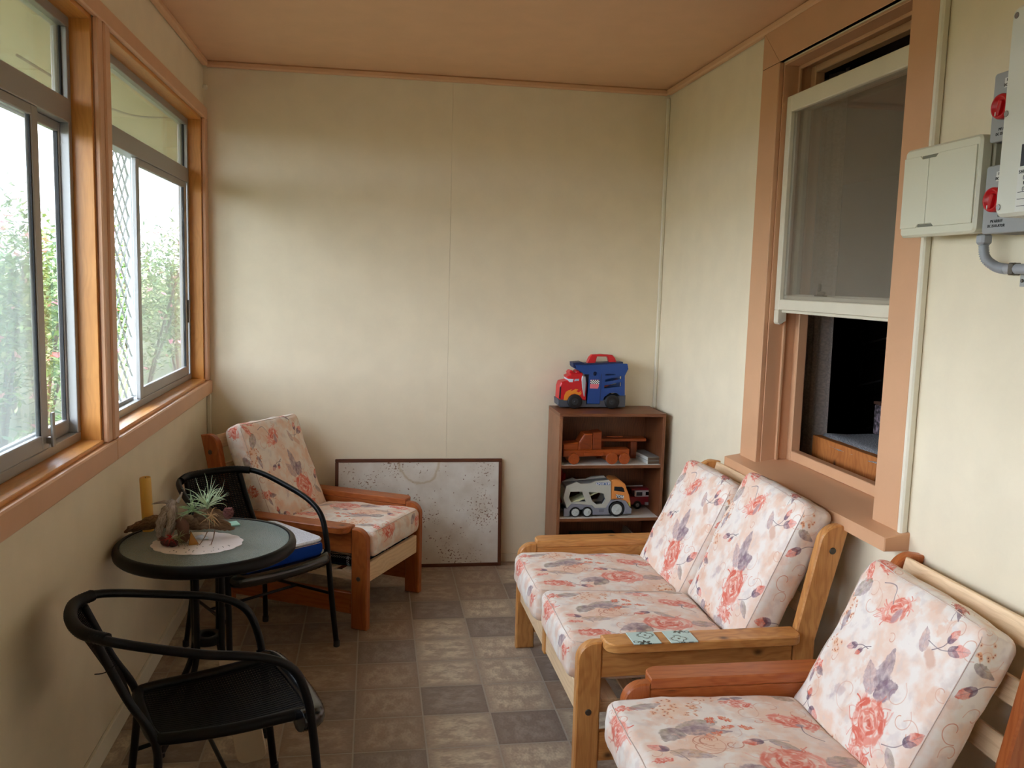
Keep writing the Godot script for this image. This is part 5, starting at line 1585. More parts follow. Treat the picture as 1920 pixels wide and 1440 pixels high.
func toy_truck_wood() -> void:
	var o := thing("toy_truck", "plain varnished wooden toy truck on the upper shelf", "toy truck", Vector3(0, 0, 0))
	var k := 0.0005
	var at := Vector2(1.964, 0.654)
	var S := func(p: Array) -> Array: return scaled(p, at, 170, 510, k)
	var za := 0.205
	var zb := 0.300
	var wm := wood(M.pine_tex, 186, 104, 54, 0.34)
	var wd := wood(M.pine_tex, 146, 76, 40, 0.36)
	pprism("chassis", S.call([Vector2(178, 350), Vector2(945, 345), Vector2(945, 415), Vector2(178, 432)]), za + 0.008, zb - 0.006, Transform3D(), wm, o, 0.003)
	pprism("bonnet", S.call([Vector2(170, 280), Vector2(350, 262), Vector2(350, 349), Vector2(176, 349)]), za + 0.004, zb - 0.004, Transform3D(), wm, o, 0.005)
	pprism("cab", S.call([Vector2(345, 349), Vector2(352, 262), Vector2(412, 165), Vector2(505, 160), Vector2(508, 347)]), za, zb, Transform3D(), wm, o, 0.003)
	pprism("cab_door", S.call([Vector2(365, 335), Vector2(370, 268), Vector2(418, 180), Vector2(490, 176), Vector2(492, 332)]), zb + 0.0001, zb + 0.003, Transform3D(), wd, o, 0.001)
	pprism("sleeper", S.call([Vector2(512, 347), Vector2(512, 150), Vector2(612, 140), Vector2(612, 345)]), za, zb, Transform3D(), wd, o, 0.003)
	pprism("step", S.call([Vector2(415, 378), Vector2(640, 370), Vector2(640, 412), Vector2(415, 412)]), zb - 0.005, zb + 0.004, Transform3D(), wm, o, 0.002)
	for q in [[295, 32], [735, 34], [880, 32]]:
		var c: Vector2 = S.call([Vector2(q[0], 445)])[0]
		var r: float = q[1] * 0.001
		for z in [zb + 0.004, za - 0.002]:
			var g := G.new()
			g.cyl(r, -0.009, 0.009, 28, Transform3D(Basis(Vector3.RIGHT, PI / 2), Vector3(c.x, 0.654 + r, z)), 0.002)
			g.cyl(0.004, -0.0105, 0.0105, 10, Transform3D(Basis(Vector3.RIGHT, PI / 2), Vector3(c.x, 0.654 + r, z)), 0.001)
			put("wheel", g, wm, o)
	# a trailer bed stands behind on the same shelf
	var t := thing("toy_trailer", "flat wooden toy trailer bed behind the wooden toy truck", "toy trailer", Vector3(0, 0, 0))
	span("trailer_bed", Vector3(2.16, 0.757, 0.075), Vector3(2.49, 0.775, 0.165), wm, t, 0.003)
	span("trailer_block", Vector3(2.2, 0.654, 0.09), Vector3(2.24, 0.757, 0.15), wd, t, 0.003)
	span("trailer_block", Vector3(2.40, 0.654, 0.09), Vector3(2.44, 0.757, 0.15), wd, t, 0.003)
	span("top_rail", Vector3(2.26, 0.775, 0.11), Vector3(2.36, 0.783, 0.13), wm, t, 0.002)
	for i in 2:
		var s := thing("stone_slab", ["upper grey-topped slab of the pair on the upper shelf", "lower grey-topped slab of the pair on the upper shelf"][1 - i], "slab", Vector3(2.492, 0.654 + i * 0.0205, 0.205), 0.0)
		s.rotation.y = 0.12
		span("slab_body", Vector3(-0.046, 0, -0.12), Vector3(0.028, 0.016, 0.10), mat(104, 84, 66, 0.8), s, 0.002)
		span("slab_face", Vector3(-0.046, 0.0161, -0.12), Vector3(0.028, 0.02, 0.10), mat(132, 130, 126, 0.7), s, 0.001)
		span("slab_edge", Vector3(-0.05, 0.001, -0.12), Vector3(-0.0462, 0.019, 0.10), mat(214, 214, 208, 0.6), s, 0.001)

func toy_transporter() -> void:
	var o := thing("toy_truck", "silver toy car transporter with orange cab on the middle shelf", "toy truck", Vector3(0, 0, 0))
	var k := 0.00029
	var at := Vector2(1.975, 0.349)
	var S := func(p: Array) -> Array: return scaled(p, at, 160, 752, k)
	var za := 0.175
	var zb := 0.300
	var sil := mat(196, 196, 186, 0.4)
	var grey := mat(136, 138, 150, 0.45)
	var org := mat(236, 152, 78, 0.4)
	var blk := mat(20, 20, 22, 0.5)
	var outer: Array = S.call([Vector2(162, 365), Vector2(215, 135), Vector2(270, 110), Vector2(420, 55), Vector2(500, 95), Vector2(700, 85), Vector2(800, 40), Vector2(1060, 20), Vector2(1105, 60), Vector2(1115, 420), Vector2(1020, 575), Vector2(800, 575), Vector2(740, 520), Vector2(330, 480), Vector2(240, 575)])
	var h1: Array = S.call([Vector2(300, 245), Vector2(535, 245), Vector2(615, 450), Vector2(320, 460), Vector2(272, 360)])
	var h2: Array = S.call([Vector2(665, 260), Vector2(850, 268), Vector2(970, 295), Vector2(1010, 410), Vector2(955, 500), Vector2(830, 510), Vector2(735, 420)])
	for z in [[zb - 0.014, zb], [za, za + 0.014]]: with_hole("carrier_side", outer, [h1, h2], z[0], z[1], sil, o)
	pprism("upper_deck", S.call([Vector2(215, 135), Vector2(1100, 60), Vector2(1100, 110), Vector2(215, 200)]), za + 0.0145, zb - 0.0145, Transform3D(), mat(150, 152, 152, 0.5), o, 0.002)
	pprism("inner_ramp", S.call([Vector2(330, 470), Vector2(880, 255), Vector2(880, 285), Vector2(430, 480)]), za + 0.0145, zb - 0.0145, Transform3D(), mat(214, 216, 176, 0.5), o, 0.002)
	pprism("lower_deck", S.call([Vector2(240, 560), Vector2(1060, 540), Vector2(1060, 580), Vector2(240, 590)]), za + 0.0145, zb - 0.0145, Transform3D(), grey, o, 0.002)
	# lower skirt with wheel arches
	var skirt := [Vector2(180, 580), Vector2(240, 575), Vector2(330, 485), Vector2(740, 520), Vector2(800, 575), Vector2(1020, 575), Vector2(1115, 430), Vector2(1300, 410), Vector2(1420, 440), Vector2(1500, 560), Vector2(1545, 600), Vector2(1540, 700), Vector2(1400, 705)]
	for p in arc(Vector2(1237, 600), 165, 40, -220, 14): skirt.append(p)
	skirt.append_array([Vector2(1060, 712), Vector2(765, 712)])
	for p in arc(Vector2(645, 660), 112, 25, -150, 8): skirt.append(p)
	for p in arc(Vector2(405, 660), 112, -30, -205, 8): skirt.append(p)
	skirt.append_array([Vector2(280, 735), Vector2(180, 735)])
	for z in [[zb - 0.012, zb + 0.005], [za - 0.005, za + 0.012]]: pprism("skirt", S.call(skirt), z[0], z[1], Transform3D(), grey, o, 0.002)
	pprism("belly", S.call([Vector2(200, 600), Vector2(1480, 590), Vector2(1480, 640), Vector2(200, 640)]), za + 0.0125, zb - 0.0125, Transform3D(), blk, o, 0.001)
	pprism("skirt_hatch", S.call([Vector2(880, 600), Vector2(980, 595), Vector2(980, 655), Vector2(880, 658)]), zb + 0.005, zb + 0.006, Transform3D(), mat(116, 116, 128, 0.5), o, 0.0005)
	# cab
	var cab := pprism("cab", S.call([Vector2(1118, 415), Vector2(1120, 30), Vector2(1160, 10), Vector2(1290, 25), Vector2(1400, 110), Vector2(1440, 220), Vector2(1490, 330), Vector2(1525, 480), Vector2(1530, 575), Vector2(1430, 470), Vector2(1300, 412)]), za + 0.001, zb - 0.001, Transform3D(), org, o, 0.006)
	pprism("side_window", S.call([Vector2(1178, 152), Vector2(1330, 160), Vector2(1368, 185), Vector2(1392, 265), Vector2(1175, 235)]), zb - 0.003, zb - 0.0003, Transform3D(), mat(30, 34, 40, 0.2), cab, 0.0005)
	pprism("headlamp", S.call([Vector2(1470, 480), Vector2(1510, 470), Vector2(1525, 560), Vector2(1490, 540)]), zb - 0.004, zb + 0.001, Transform3D(), mat(214, 198, 90, 0.3), cab, 0.0005)
	var bd := pprism("badge", S.call([Vector2(1205, 310), Vector2(1300, 318), Vector2(1365, 330), Vector2(1372, 398), Vector2(1250, 388)]), zb - 0.0004, zb + 0.0006, Transform3D(), mat(84, 92, 110, 0.4), cab, 0.0)
	var p1: Vector2 = S.call([Vector2(1298, 352)])[0]
	lettering("TOM", 0.022, mat(236, 238, 240, 0.4), bd, Transform3D(Basis(Vector3(0, 0, 1), -0.16), Vector3(p1.x, p1.y, zb + 0.0009)))
	var st := pprism("name_sticker", S.call([Vector2(800, 66), Vector2(1075, 66), Vector2(1090, 122), Vector2(850, 118), Vector2(800, 96)]), zb + 0.0002, zb + 0.001, Transform3D(), mat(38, 92, 150, 0.4), o, 0.0)
	var p2: Vector2 = S.call([Vector2(942, 94)])[0]
	lettering("SPORTER", 0.019, mat(240, 240, 240, 0.4), st, Transform3D(Basis(), Vector3(p2.x, p2.y, zb + 0.0013)))
	var hubm := mat(206, 212, 212, 0.35)
	for q in [[405, 660, 0.0285, 78], [645, 660, 0.0285, 78], [1237, 600, 0.043, 110]]:
		var c: Vector2 = S.call([Vector2(q[0], q[1])])[0]
		var r: float = q[2]
		for z in [zb - 0.004, za + 0.006]: wheel(o, Vector3(c.x, 0.349 + r, z), r, 0.026, blk, hubm, q[3] * k, 6)
	# red plastic thing and fire engine behind it
	var rd := thing("toy_helmet", "red plastic toy piece behind the silver transporter", "toy", Vector3(1.985, 0.349, 0.105))
	var g := G.new()
	g.lathe(PackedVector2Array([Vector2(0.0, 0.0), Vector2(0.028, 0.0), Vector2(0.03, 0.12), Vector2(0.029, 0.19), Vector2(0.022, 0.232), Vector2(0.01, 0.246), Vector2(0, 0.248)]), 20)
	put("shell", g, mat(196, 20, 26, 0.35), rd)
	span("spine", Vector3(0.024, 0.03, -0.02), Vector3(0.04, 0.215, 0.02), mat(176, 16, 22, 0.35), rd, 0.006)
	var f := thing("toy_fire_engine", "small red and white toy fire engine at the back of the middle shelf", "toy truck", Vector3(0, 0, 0))
	var za2 := 0.072
	var zb2 := 0.142
	var fr := mat(142, 26, 38, 0.35)
	var fw := mat(206, 202, 206, 0.4)
	span("body", Vector3(2.405, 0.372, za2), Vector3(2.553, 0.421, zb2), fr, f, 0.004)
	span("cab_top", Vector3(2.443, 0.421, za2), Vector3(2.552, 0.459, zb2), fw, f, 0.004)
	span("roof", Vector3(2.425, 0.459, za2 + 0.004), Vector3(2.548, 0.470, zb2 - 0.006), fr, f, 0.003)
	span("rear_body", Vector3(2.33, 0.372, za2), Vector3(2.404, 0.452, zb2), fr, f, 0.004)
	span("side_window", Vector3(2.452, 0.428, zb2), Vector3(2.488, 0.450, zb2 + 0.0008), mat(40, 42, 48, 0.25), f, 0.0)
	span("side_window", Vector3(2.508, 0.430, zb2), Vector3(2.538, 0.451, zb2 + 0.0008), mat(30, 30, 34, 0.25), f, 0.0)
	span("front_step", Vector3(2.505, 0.371, zb2), Vector3(2.553, 0.389, zb2 + 0.003), mat(150, 148, 150, 0.35), f, 0.001)
	ptube("roof_ladder", PackedVector3Array([Vector3(2.35, 0.476, 0.1), Vector3(2.50, 0.478, 0.1)]), 0.004, fw, f, 6)
	for x in [2.46, 2.37]:
		for z in [zb2 - 0.003, za2 + 0.003]: wheel(f, Vector3(x, 0.349 + 0.024, z), 0.024, 0.018, blk, M.steel, 0.012)

func shelf_bits() -> void:
	var b := thing("game_box", "dark green flat box on the bottom shelf", "box", Vector3(2.08, 0.062, 0.05))
	span("box_base", Vector3(0, 0, 0), Vector3(0.26, 0.11, 0.22), mat(26, 52, 40, 0.5), b, 0.003)
	span("box_lid", Vector3(-0.003, 0.1105, -0.003), Vector3(0.263, 0.132, 0.223), mat(32, 66, 50, 0.45), b, 0.003)
	var c := thing("picture_book", "pale worn book leaning on the bottom shelf", "book", Vector3(2.37, 0.062, 0.06))
	c.rotation.z = -0.2
	span("cover", Vector3(0, 0, 0), Vector3(0.003, 0.17, 0.2), mat(120, 104, 82, 0.6), c, 0.001)
	span("pages", Vector3(0.0031, 0.003, 0.003), Vector3(0.015, 0.167, 0.198), mat(196, 186, 164, 0.8), c, 0.001)
	span("cover", Vector3(0.0151, 0, 0), Vector3(0.018, 0.17, 0.2), mat(120, 104, 82, 0.6), c, 0.001)

func wall_gear() -> void:
	# all of this is screwed to the right wall; local frames face -x
	var face := func(x: float, y: float, z: float) -> Transform3D:
		return Transform3D(Basis(Vector3(0, 0, 1), Vector3(0, 1, 0), Vector3(-1, 0, 0)), Vector3(x, y, z))
	var ivory := mat(224, 222, 200, 0.3)
	var o := thing("switchboard", "ivory two-door switchboard overlapping the window architrave", "switchboard", Vector3(W, 0, 0))
	var z0 := 2.548
	var z1 := 2.885
	var y0 := 1.829
	var y1 := 2.086
	span("back_box", Vector3(-0.075, y0 + 0.006, z0 + 0.02), Vector3(-0.001 - 0.026, y1 - 0.006, z1 + 0.004), mat(176, 172, 152, 0.4), o, 0.004)
	span("mounting_block", Vector3(-0.0265, y0 + 0.03, z0 + 0.2), Vector3(0.0, y1 - 0.03, z1 - 0.01), mat(176, 172, 152, 0.4), o, 0.002)
	var rect := func(a: float, b: float, c: float, d: float, r: float) -> Array:
		var q := []
		q.append_array(arc(Vector2(b - r, d - r), r, 0, 90, 5)); q.append_array(arc(Vector2(a + r, d - r), r, 90, 180, 5))
		q.append_array(arc(Vector2(a + r, c + r), r, 180, 270, 5)); q.append_array(arc(Vector2(b - r, c + r), r, 270, 360, 5))
		return q
	pprism("cover", rect.call(z0, z1, y0, y1, 0.016), 0.0, 0.036, face.call(-0.0755, 0, 0), ivory, o, 0.006)
	var zm := 2.672
	for d in [[z0 + 0.006, zm - 0.0012], [zm + 0.0012, z1 - 0.012]]:
		var left: bool = d[0] < zm - 0.01
		var n0: float = zm - 0.042 if left else zm + 0.042
		var dr := [Vector2(d[0], y0 + 0.026), Vector2(d[0], y1 - 0.026), Vector2(d[1], y1 - 0.026), Vector2(d[1], y0 + 0.026)]
		if left: dr = [Vector2(d[0], y0 + 0.026), Vector2(n0, y0 + 0.026), Vector2(n0 + 0.012, y0 + 0.036), Vector2(d[1], y0 + 0.036), Vector2(d[1], y1 - 0.036), Vector2(n0 + 0.012, y1 - 0.036), Vector2(n0, y1 - 0.026), Vector2(d[0], y1 - 0.026)]
		else: dr = [Vector2(d[1], y0 + 0.026), Vector2(d[1], y1 - 0.026), Vector2(n0, y1 - 0.026), Vector2(n0 - 0.012, y1 - 0.036), Vector2(d[0], y1 - 0.036), Vector2(d[0], y0 + 0.036), Vector2(n0 - 0.012, y0 + 0.036), Vector2(n0, y0 + 0.026)]
		pprism("door_left" if left else "door_right", dr, 0.0365, 0.0405, face.call(-0.0755, 0, 0), ivory, o, 0.001)
	for y in [y0 + 0.031, y1 - 0.031]: span("finger_recess", Vector3(-0.1135, y - 0.004, zm - 0.035), Vector3(-0.1116, y + 0.004, zm + 0.035), mat(120, 120, 104, 0.5), o, 0.0005)
	# isolators
	var grey := mat(158, 160, 160, 0.45)
	var red := mat(196, 16, 26, 0.3)
	var ink := mat(40, 42, 44, 0.6)
	var wht := mat(222, 222, 216, 0.5)
	for i in 2:
		var yc: float = [2.144, 1.911][i]
		var s := thing("isolator_switch", ["upper grey isolator with red rotary knob beside the inverter", "lower grey isolator with red rotary knob, just above the conduit"][i], "switch", Vector3(W, yc, 2.985), 0.0, "isolators on the right wall")
		span("base", Vector3(-0.09, -0.086, -0.082), Vector3(0.0, 0.086, 0.09), mat(120, 118, 112, 0.5), s, 0.003)
		pprism("face_plate", rect.call(-0.084, 0.092, -0.087, 0.087, 0.008), 0.0, 0.012, face.call(-0.0905, 0, 0), grey, s, 0.002)
		var g := G.new()
		var xf: Transform3D = Transform3D(Basis(Vector3(0, 0, 1), PI / 2), Vector3(-0.103, -0.002, -0.036))
		g.lathe(PackedVector2Array([Vector2(0, 0.010), Vector2(0.020, 0.010), Vector2(0.024, 0.018), Vector2(0.029, 0.018), Vector2(0.032, 0.012), Vector2(0.032, 0.0), Vector2(0.0, 0.0)]), 30, xf)
		var kn := put("knob", g, red, s)
		pbox("grip", Vector3(-0.117, -0.006, -0.036), Vector3(0.013, 0.04, 0.011), red, kn, 0.003, Basis(Vector3.RIGHT, 0.25))
		span("pointer", Vector3(-0.1245, -0.026, -0.044), Vector3(-0.1236, -0.016, -0.041), wht, kn, 0.0)
		pbox("warning_label", Vector3(-0.103, 0.058, -0.014), Vector3(0.0008, 0.024, 0.06), wht, s, 0.0)
		var tf: Transform3D = face.call(-0.1039, 0.0, 0.0)
		lettering("PV ARRAY\nDC ISOLATOR", 0.010, ink, s, tf * Transform3D(Basis(), Vector3(-0.014, 0.058, 0)))
		lettering("PV ARRAY\nDC ISOLATOR", 0.010, ink, s, face.call(-0.1029, 0, 0) * Transform3D(Basis(), Vector3(-0.03, -0.062, 0)))
		lettering("OFF", 0.008, ink, s, face.call(-0.1029, 0, 0) * Transform3D(Basis(), Vector3(-0.02, -0.043, 0)))
	# inverter
	var v := thing("inverter", "white wall inverter with corner screws at the right edge", "inverter", Vector3(W, 0, 3.07))
	span("heatsink", Vector3(-0.10, 1.832, 0.03), Vector3(0.0, 2.30, 0.47), mat(112, 112, 110, 0.5), v, 0.004)
	pprism("housing", rect.call(-0.002, 0.50, 1.852, 2.34, 0.022), 0.0, 0.098, face.call(-0.101, 0, 0), mat(222, 222, 208, 0.38), v, 0.008)
	for p in [[0.018, 2.318], [0.012, 2.095], [0.014, 1.876], [0.48, 2.318], [0.48, 1.876]]:
		var g := G.new()
		g.cyl(0.0075, 0.0, 0.002, 14, Transform3D(Basis(Vector3(0, 0, 1), PI / 2), Vector3(-0.199, p[1], p[0])), 0.0008)
		put("screw", g, M.steel, v)
	span("screen", Vector3(-0.2, 1.965, 0.075), Vector3(-0.199, 2.015, 0.2), mat(22, 26, 34, 0.2), v, 0.0)
	var lb := span("instruction_label", Vector3(-0.2, 1.862, 0.07), Vector3(-0.1992, 1.962, 0.25), mat(226, 226, 218, 0.5), v, 0.0)
	var ys := [1.952, 1.939, 1.926, 1.913]
	var tx := ["SHUTDOWN", "(TURN", "MAIN", "(TURN"]
	for i in 4: lettering(tx[i], 0.011, ink, lb, face.call(-0.2004, ys[i], 0.105))
	for y in [1.905, 1.889, 1.873]: span("rule_line", Vector3(-0.2006, y, 0.075), Vector3(-0.2001, y + 0.0012, 0.24), ink, lb, 0.0)
	# corrugated conduits
	var pvc := mat(168, 170, 174, 0.45)
	var cond := func(called: String, label: String, pts: Array) -> Node3D:
		var t := thing(called, label, "conduit")
		var p := spline(pts, 15)
		var r := PackedFloat32Array()
		for i in p.size(): r.append(0.0125 + (0.0018 if i % 2 == 0 else -0.0016))
		ptube("corrugated_hose", p, r, pvc, t, 12)
		return t
	var c1: Node3D = cond.call("conduit", "grey corrugated conduit bending below the switchboard", [Vector3(W - 0.05, 1.80, 2.845), Vector3(W - 0.045, 1.765, 2.85), Vector3(W - 0.032, 1.742, 2.876), Vector3(W - 0.03, 1.735, 2.915)])
	ptube("smooth_pipe", PackedVector3Array([Vector3(W - 0.03, 1.735, 2.916), Vector3(W - 0.03, 1.735, 3.6)]), 0.0135, pvc, c1, 14)
	span("gland", Vector3(W - 0.066, 1.80, 2.829), Vector3(W - 0.034, 1.83, 2.861), pvc, c1, 0.006)
	var c2: Node3D = cond.call("conduit", "grey corrugated conduit dropping from the inverter", [Vector3(W - 0.05, 1.802, 3.12), Vector3(W - 0.05, 1.785, 3.122), Vector3(W - 0.05, 1.768, 3.14), Vector3(W - 0.05, 1.766, 3.17)])
	span("gland", Vector3(W - 0.068, 1.803, 3.10), Vector3(W - 0.032, 1.831, 3.138), pvc, c2, 0.006)
	ptube("smooth_pipe", PackedVector3Array([Vector3(W - 0.05, 1.766, 3.171), Vector3(W - 0.05, 1.766, 3.5)]), 0.0135, pvc, c2, 12)
	var sd := thing("pipe_clip", "metal saddle clip holding the conduit to the wall", "clip", Vector3(W, 1.735, 2.945))
	var g := G.new()
	var ring := PackedVector3Array()
	for p in arc(Vector2(-0.03, 0), 0.0152, -100, 100, 12): ring.append(Vector3(-0.03 - (p.x + 0.03), p.y, 0))
	for q in 2:
		pass
	g.tube(ring, 0.0018, 6)
	g.box(Vector3(-0.03, 0.0, 0), Vector3(0.0322, 0.0322, 0.016), Basis(Vector3(0, 0, 1), PI / 4 * 0), 0.008)
	put("strap", g, M.bolt, sd)
	span("tab", Vector3(-0.004, -0.045, -0.009), Vector3(-0.001, -0.012, 0.009), M.steel, sd, 0.001)
	var g3 := G.new()
	g3.cyl(0.005, 0.0, 0.003, 12, Transform3D(Basis(Vector3(0, 0, 1), PI / 2), Vector3(-0.004, -0.03, 0)), 0.001)
	put("screw", g3, M.bolt, sd)

func lumpy(pts: Array, radii: Array, seed_: int, rough: float, sides := 12, sub := 6) -> G:
	# a weathered limb: swept, ridged along its length
	var p := spline(pts, sub)
	var rr := PackedFloat32Array()
	for i in p.size():
		var t := float(i) / sub
		var a := mini(int(t), radii.size() - 2)
		rr.append(lerpf(radii[a], radii[a + 1], t - a))
	var g := G.new()
	g.tube(p, rr, sides)
	var nz := noise(seed_, 14.0, 3)
	for i in g.v.size():
		var q := g.v[i]
		g.v[i] += g.n[i] * (nz.get_noise_3d(q.x * 1.2, q.y * 4.0, q.z * 4.0) * rough + nz.get_noise_3d(q.x * 4.0, q.y * 9.0, q.z * 9.0) * rough * 0.4)
	var out := G.new()
	var ts := PackedInt32Array()
	var i := 0
	while i < g.ix.size():
		ts.append_array([g.ix[i], g.ix[i + 2], g.ix[i + 1]])
		i += 3
	out.smooth(g.v, g.uv, ts)
	return out

func tuft(called: String, label: String, at: Vector3, count: int, length: float, thick: float, m: Material, seed_: int, tilt := Vector3.ZERO, low := -0.1) -> void:
	var o := thing(called, label, "air plant", at)
	var r := RandomNumberGenerator.new()
	r.seed = seed_
	var g := G.new()
	for i in count:
		var a := r.randf() * TAU
		var e := r.randf_range(low, 1.35)
		var d := (Vector3(cos(a) * cos(e), sin(e), sin(a) * cos(e)) + tilt).normalized()
		var l := length * r.randf_range(0.6, 1.1)
		var bend := Vector3(r.randf_range(-0.3, 0.3), r.randf_range(-0.5, 0.15), r.randf_range(-0.3, 0.3)) * l
		var p := spline([d * 0.004, d * l * 0.4, d * l * 0.75 + bend * 0.35, d * l + bend], 3)
		var rr := PackedFloat32Array()
		for j in p.size(): rr.append(thick * (1.0 - 0.9 * float(j) / (p.size() - 1)))
		g.tube(p, rr, 5, false)
	put("foliage", g, m, o)
	var c := G.new()
	c.lathe(PackedVector2Array([Vector2(0, -length * 0.1), Vector2(length * 0.06, -length * 0.05), Vector2(length * 0.07, 0.0), Vector2(length * 0.03, length * 0.1), Vector2(0, length * 0.14)]), 10)
	put("heart", c, m, o)

func table_things() -> void:
	var ty := 0.7016
	# doily
	var d := G.new()
	var poly := []
	for i in 120:
		var a := TAU * i / 120
		var r := 0.150 + 0.006 * absf(sin(a * 8.0)) + 0.004 * sin(a * 2.0 + 1.0)
		poly.append(Vector2(cos(a) * r, sin(a) * r * 0.9))
	d.prism(PackedVector2Array(poly), -0.0014, 0.0, flat(0, 0), 0.0)
	var dm := mat(246, 236, 232, 0.9, 0.2)
	var doily := put("doily", d, dm)
	doily.position = Vector3(0.292, ty, 1.832)
	tag(doily, "pale scalloped doily under the driftwood on the glass table", "doily")
	var bits := G.new()
	var rb := RandomNumberGenerator.new()
	rb.seed = 12
	for i in 26:
		var p := Vector3(rb.randf_range(-0.08, 0.12), 0.0022, rb.randf_range(0.03, 0.11))
		bits.box(p, Vector3(rb.randf_range(0.002, 0.006), 0.001, rb.randf_range(0.001, 0.003)), Basis(Vector3.UP, rb.randf() * 3.0), 0.0)
	var crumbs := put("bark_crumbs", bits, mat(62, 52, 50, 0.9), doily)
	crumbs.set_meta("kind", "stuff")
	# candle
	var c := thing("candle", "tall yellow pillar candle beside the driftwood", "candle", Vector3(0.084, ty, 1.662))
	c.rotation.z = 0.04
	var g := G.new()
	g.lathe(PackedVector2Array([Vector2(0, 0), Vector2(0.0195, 0)]), 24)
	g.lathe(PackedVector2Array([Vector2(0.0195, 0), Vector2(0.0205, 0.004), Vector2(0.0205, 0.196), Vector2(0.0195, 0.203), Vector2(0.018, 0.205), Vector2(0.014, 0.200), Vector2(0, 0.198)]), 24)
	var wax := mat(240, 190, 90, 0.4)
	wax.subsurf_scatter_enabled = true; wax.subsurf_scatter_strength = 0.25
	put("wax", g, wax, c)
	ptube("wick", PackedVector3Array([Vector3(0, 0.197, 0), Vector3(0.001, 0.206, 0)]), 0.001, mat(50, 40, 34, 0.9), c, 5)
	# driftwood
	var wm := mat(255, 255, 255, 0.9, 0.2)
	wm.albedo_texture = wood_tex(51, 12.0, Color(0.34, 0.26, 0.20), Color(0.60, 0.49, 0.39), 0); wm.uv1_scale = Vector3(10, 7, 1)
	var pale := mat(255, 255, 255, 0.9, 0.2)
	pale.albedo_texture = wood_tex(53, 12.0, Color(0.46, 0.39, 0.34), Color(0.86, 0.82, 0.78), 0); pale.uv1_scale = Vector3(10, 7, 1)
	var w1 := put("driftwood", lumpy([Vector3(0.012, 0.712, 1.70), Vector3(0.06, 0.732, 1.71), Vector3(0.13, 0.754, 1.73), Vector3(0.22, 0.752, 1.74), Vector3(0.30, 0.752, 1.745), Vector3(0.36, 0.745, 1.745), Vector3(0.405, 0.728, 1.75)], [0.004, 0.017, 0.026, 0.026, 0.024, 0.02, 0.003], 1, 0.010), wm)
	tag(w1, "long brown driftwood limb lying across the table", "driftwood")
	var w2 := thing("driftwood", "upright grey forked driftwood stump on the doily", "driftwood")
	put("trunk", lumpy([Vector3(0.205, 0.852, 1.79), Vector3(0.192, 0.82, 1.795), Vector3(0.17, 0.79, 1.80), Vector3(0.158, 0.745, 1.81), Vector3(0.16, 0.712, 1.815)], [0.008, 0.022, 0.02, 0.013, 0.006], 2, 0.008), pale, w2)
	put("prong", lumpy([Vector3(0.20, 0.83, 1.80), Vector3(0.203, 0.79, 1.812), Vector3(0.195, 0.745, 1.82), Vector3(0.182, 0.716, 1.825)], [0.016, 0.017, 0.014, 0.005], 3, 0.006), pale, w2)
	put("side_twig", lumpy([Vector3(0.192, 0.842, 1.79), Vector3(0.165, 0.842, 1.785), Vector3(0.125, 0.834, 1.78)], [0.010, 0.006, 0.0015], 4, 0.002, 8), pale, w2)
	put("stub", lumpy([Vector3(0.215, 0.84, 1.785), Vector3(0.228, 0.865, 1.785), Vector3(0.232, 0.878, 1.785)], [0.008, 0.004, 0.003], 6, 0.001, 8), pale, w2)
	var bark := put("bark_piece", lumpy([Vector3(0.226, 0.79, 1.815), Vector3(0.24, 0.765, 1.825), Vector3(0.245, 0.735, 1.835), Vector3(0.245, 0.708, 1.84)], [0.012, 0.02, 0.02, 0.014], 5, 0.006), mat(104, 72, 58, 0.9))
	tag(bark, "reddish brown chunk of bark in front of the driftwood", "bark")
	var w3 := put("driftwood", lumpy([Vector3(0.27, 0.79, 1.765), Vector3(0.32, 0.795, 1.765), Vector3(0.365, 0.787, 1.77), Vector3(0.392, 0.772, 1.775)], [0.012, 0.017, 0.014, 0.004], 9, 0.006), wm)
	tag(w3, "short brown driftwood piece lying on the long limb", "driftwood")
	var st := put("stone", lumpy([Vector3(0.172, 0.735, 1.86), Vector3(0.19, 0.72, 1.868), Vector3(0.215, 0.717, 1.872), Vector3(0.235, 0.716, 1.875)], [0.006, 0.014, 0.014, 0.006], 11, 0.005), mat(70, 30, 28, 0.6))
	tag(st, "dark red stone at the front of the driftwood", "stone")
	var green := mat(190, 208, 172, 0.7, 0.3)
	tuft("air_plant", "large pale green air plant on top of the driftwood", Vector3(0.318, 0.822, 1.78), 46, 0.105, 0.0026, green, 5, Vector3(0.05, 0.25, 0.0))
	tuft("air_plant", "green air plant tuft leaning left beside the large one", Vector3(0.268, 0.812, 1.79), 30, 0.075, 0.0024, mat(160, 186, 140, 0.7, 0.3), 6, Vector3(-0.35, 0.0, 0.2), -0.4)
	tuft("air_plant", "small brownish air plant ball in front of the bark", Vector3(0.236, 0.732, 1.868), 40, 0.042, 0.0016, mat(142, 136, 100, 0.8, 0.3), 7, Vector3.ZERO, -1.2)
	tuft("red_tuft", "little red feathery tuft stuck on the dark stone", Vector3(0.212, 0.735, 1.878), 22, 0.034, 0.0014, mat(190, 30, 40, 0.7), 8, Vector3(-0.2, 0.0, 0.4), -0.6)
	tuft("dried_flower", "straw-coloured dried flower head right of the air plant", Vector3(0.335, 0.793, 1.80), 18, 0.042, 0.0026, mat(196, 158, 112, 0.8), 9, Vector3(0.0, -0.4, 0.5), -0.9)
	# pine cone: overlapping scales
	var pc := thing("pine_cone", "small reddish pine cone at the right end of the driftwood", "pine cone", Vector3(0.392, 0.797, 1.782))
	var cn := G.new()
	cn.lathe(PackedVector2Array([Vector2(0, -0.02), Vector2(0.008, -0.016), Vector2(0.011, 0.0), Vector2(0.007, 0.014), Vector2(0, 0.022)]), 12)
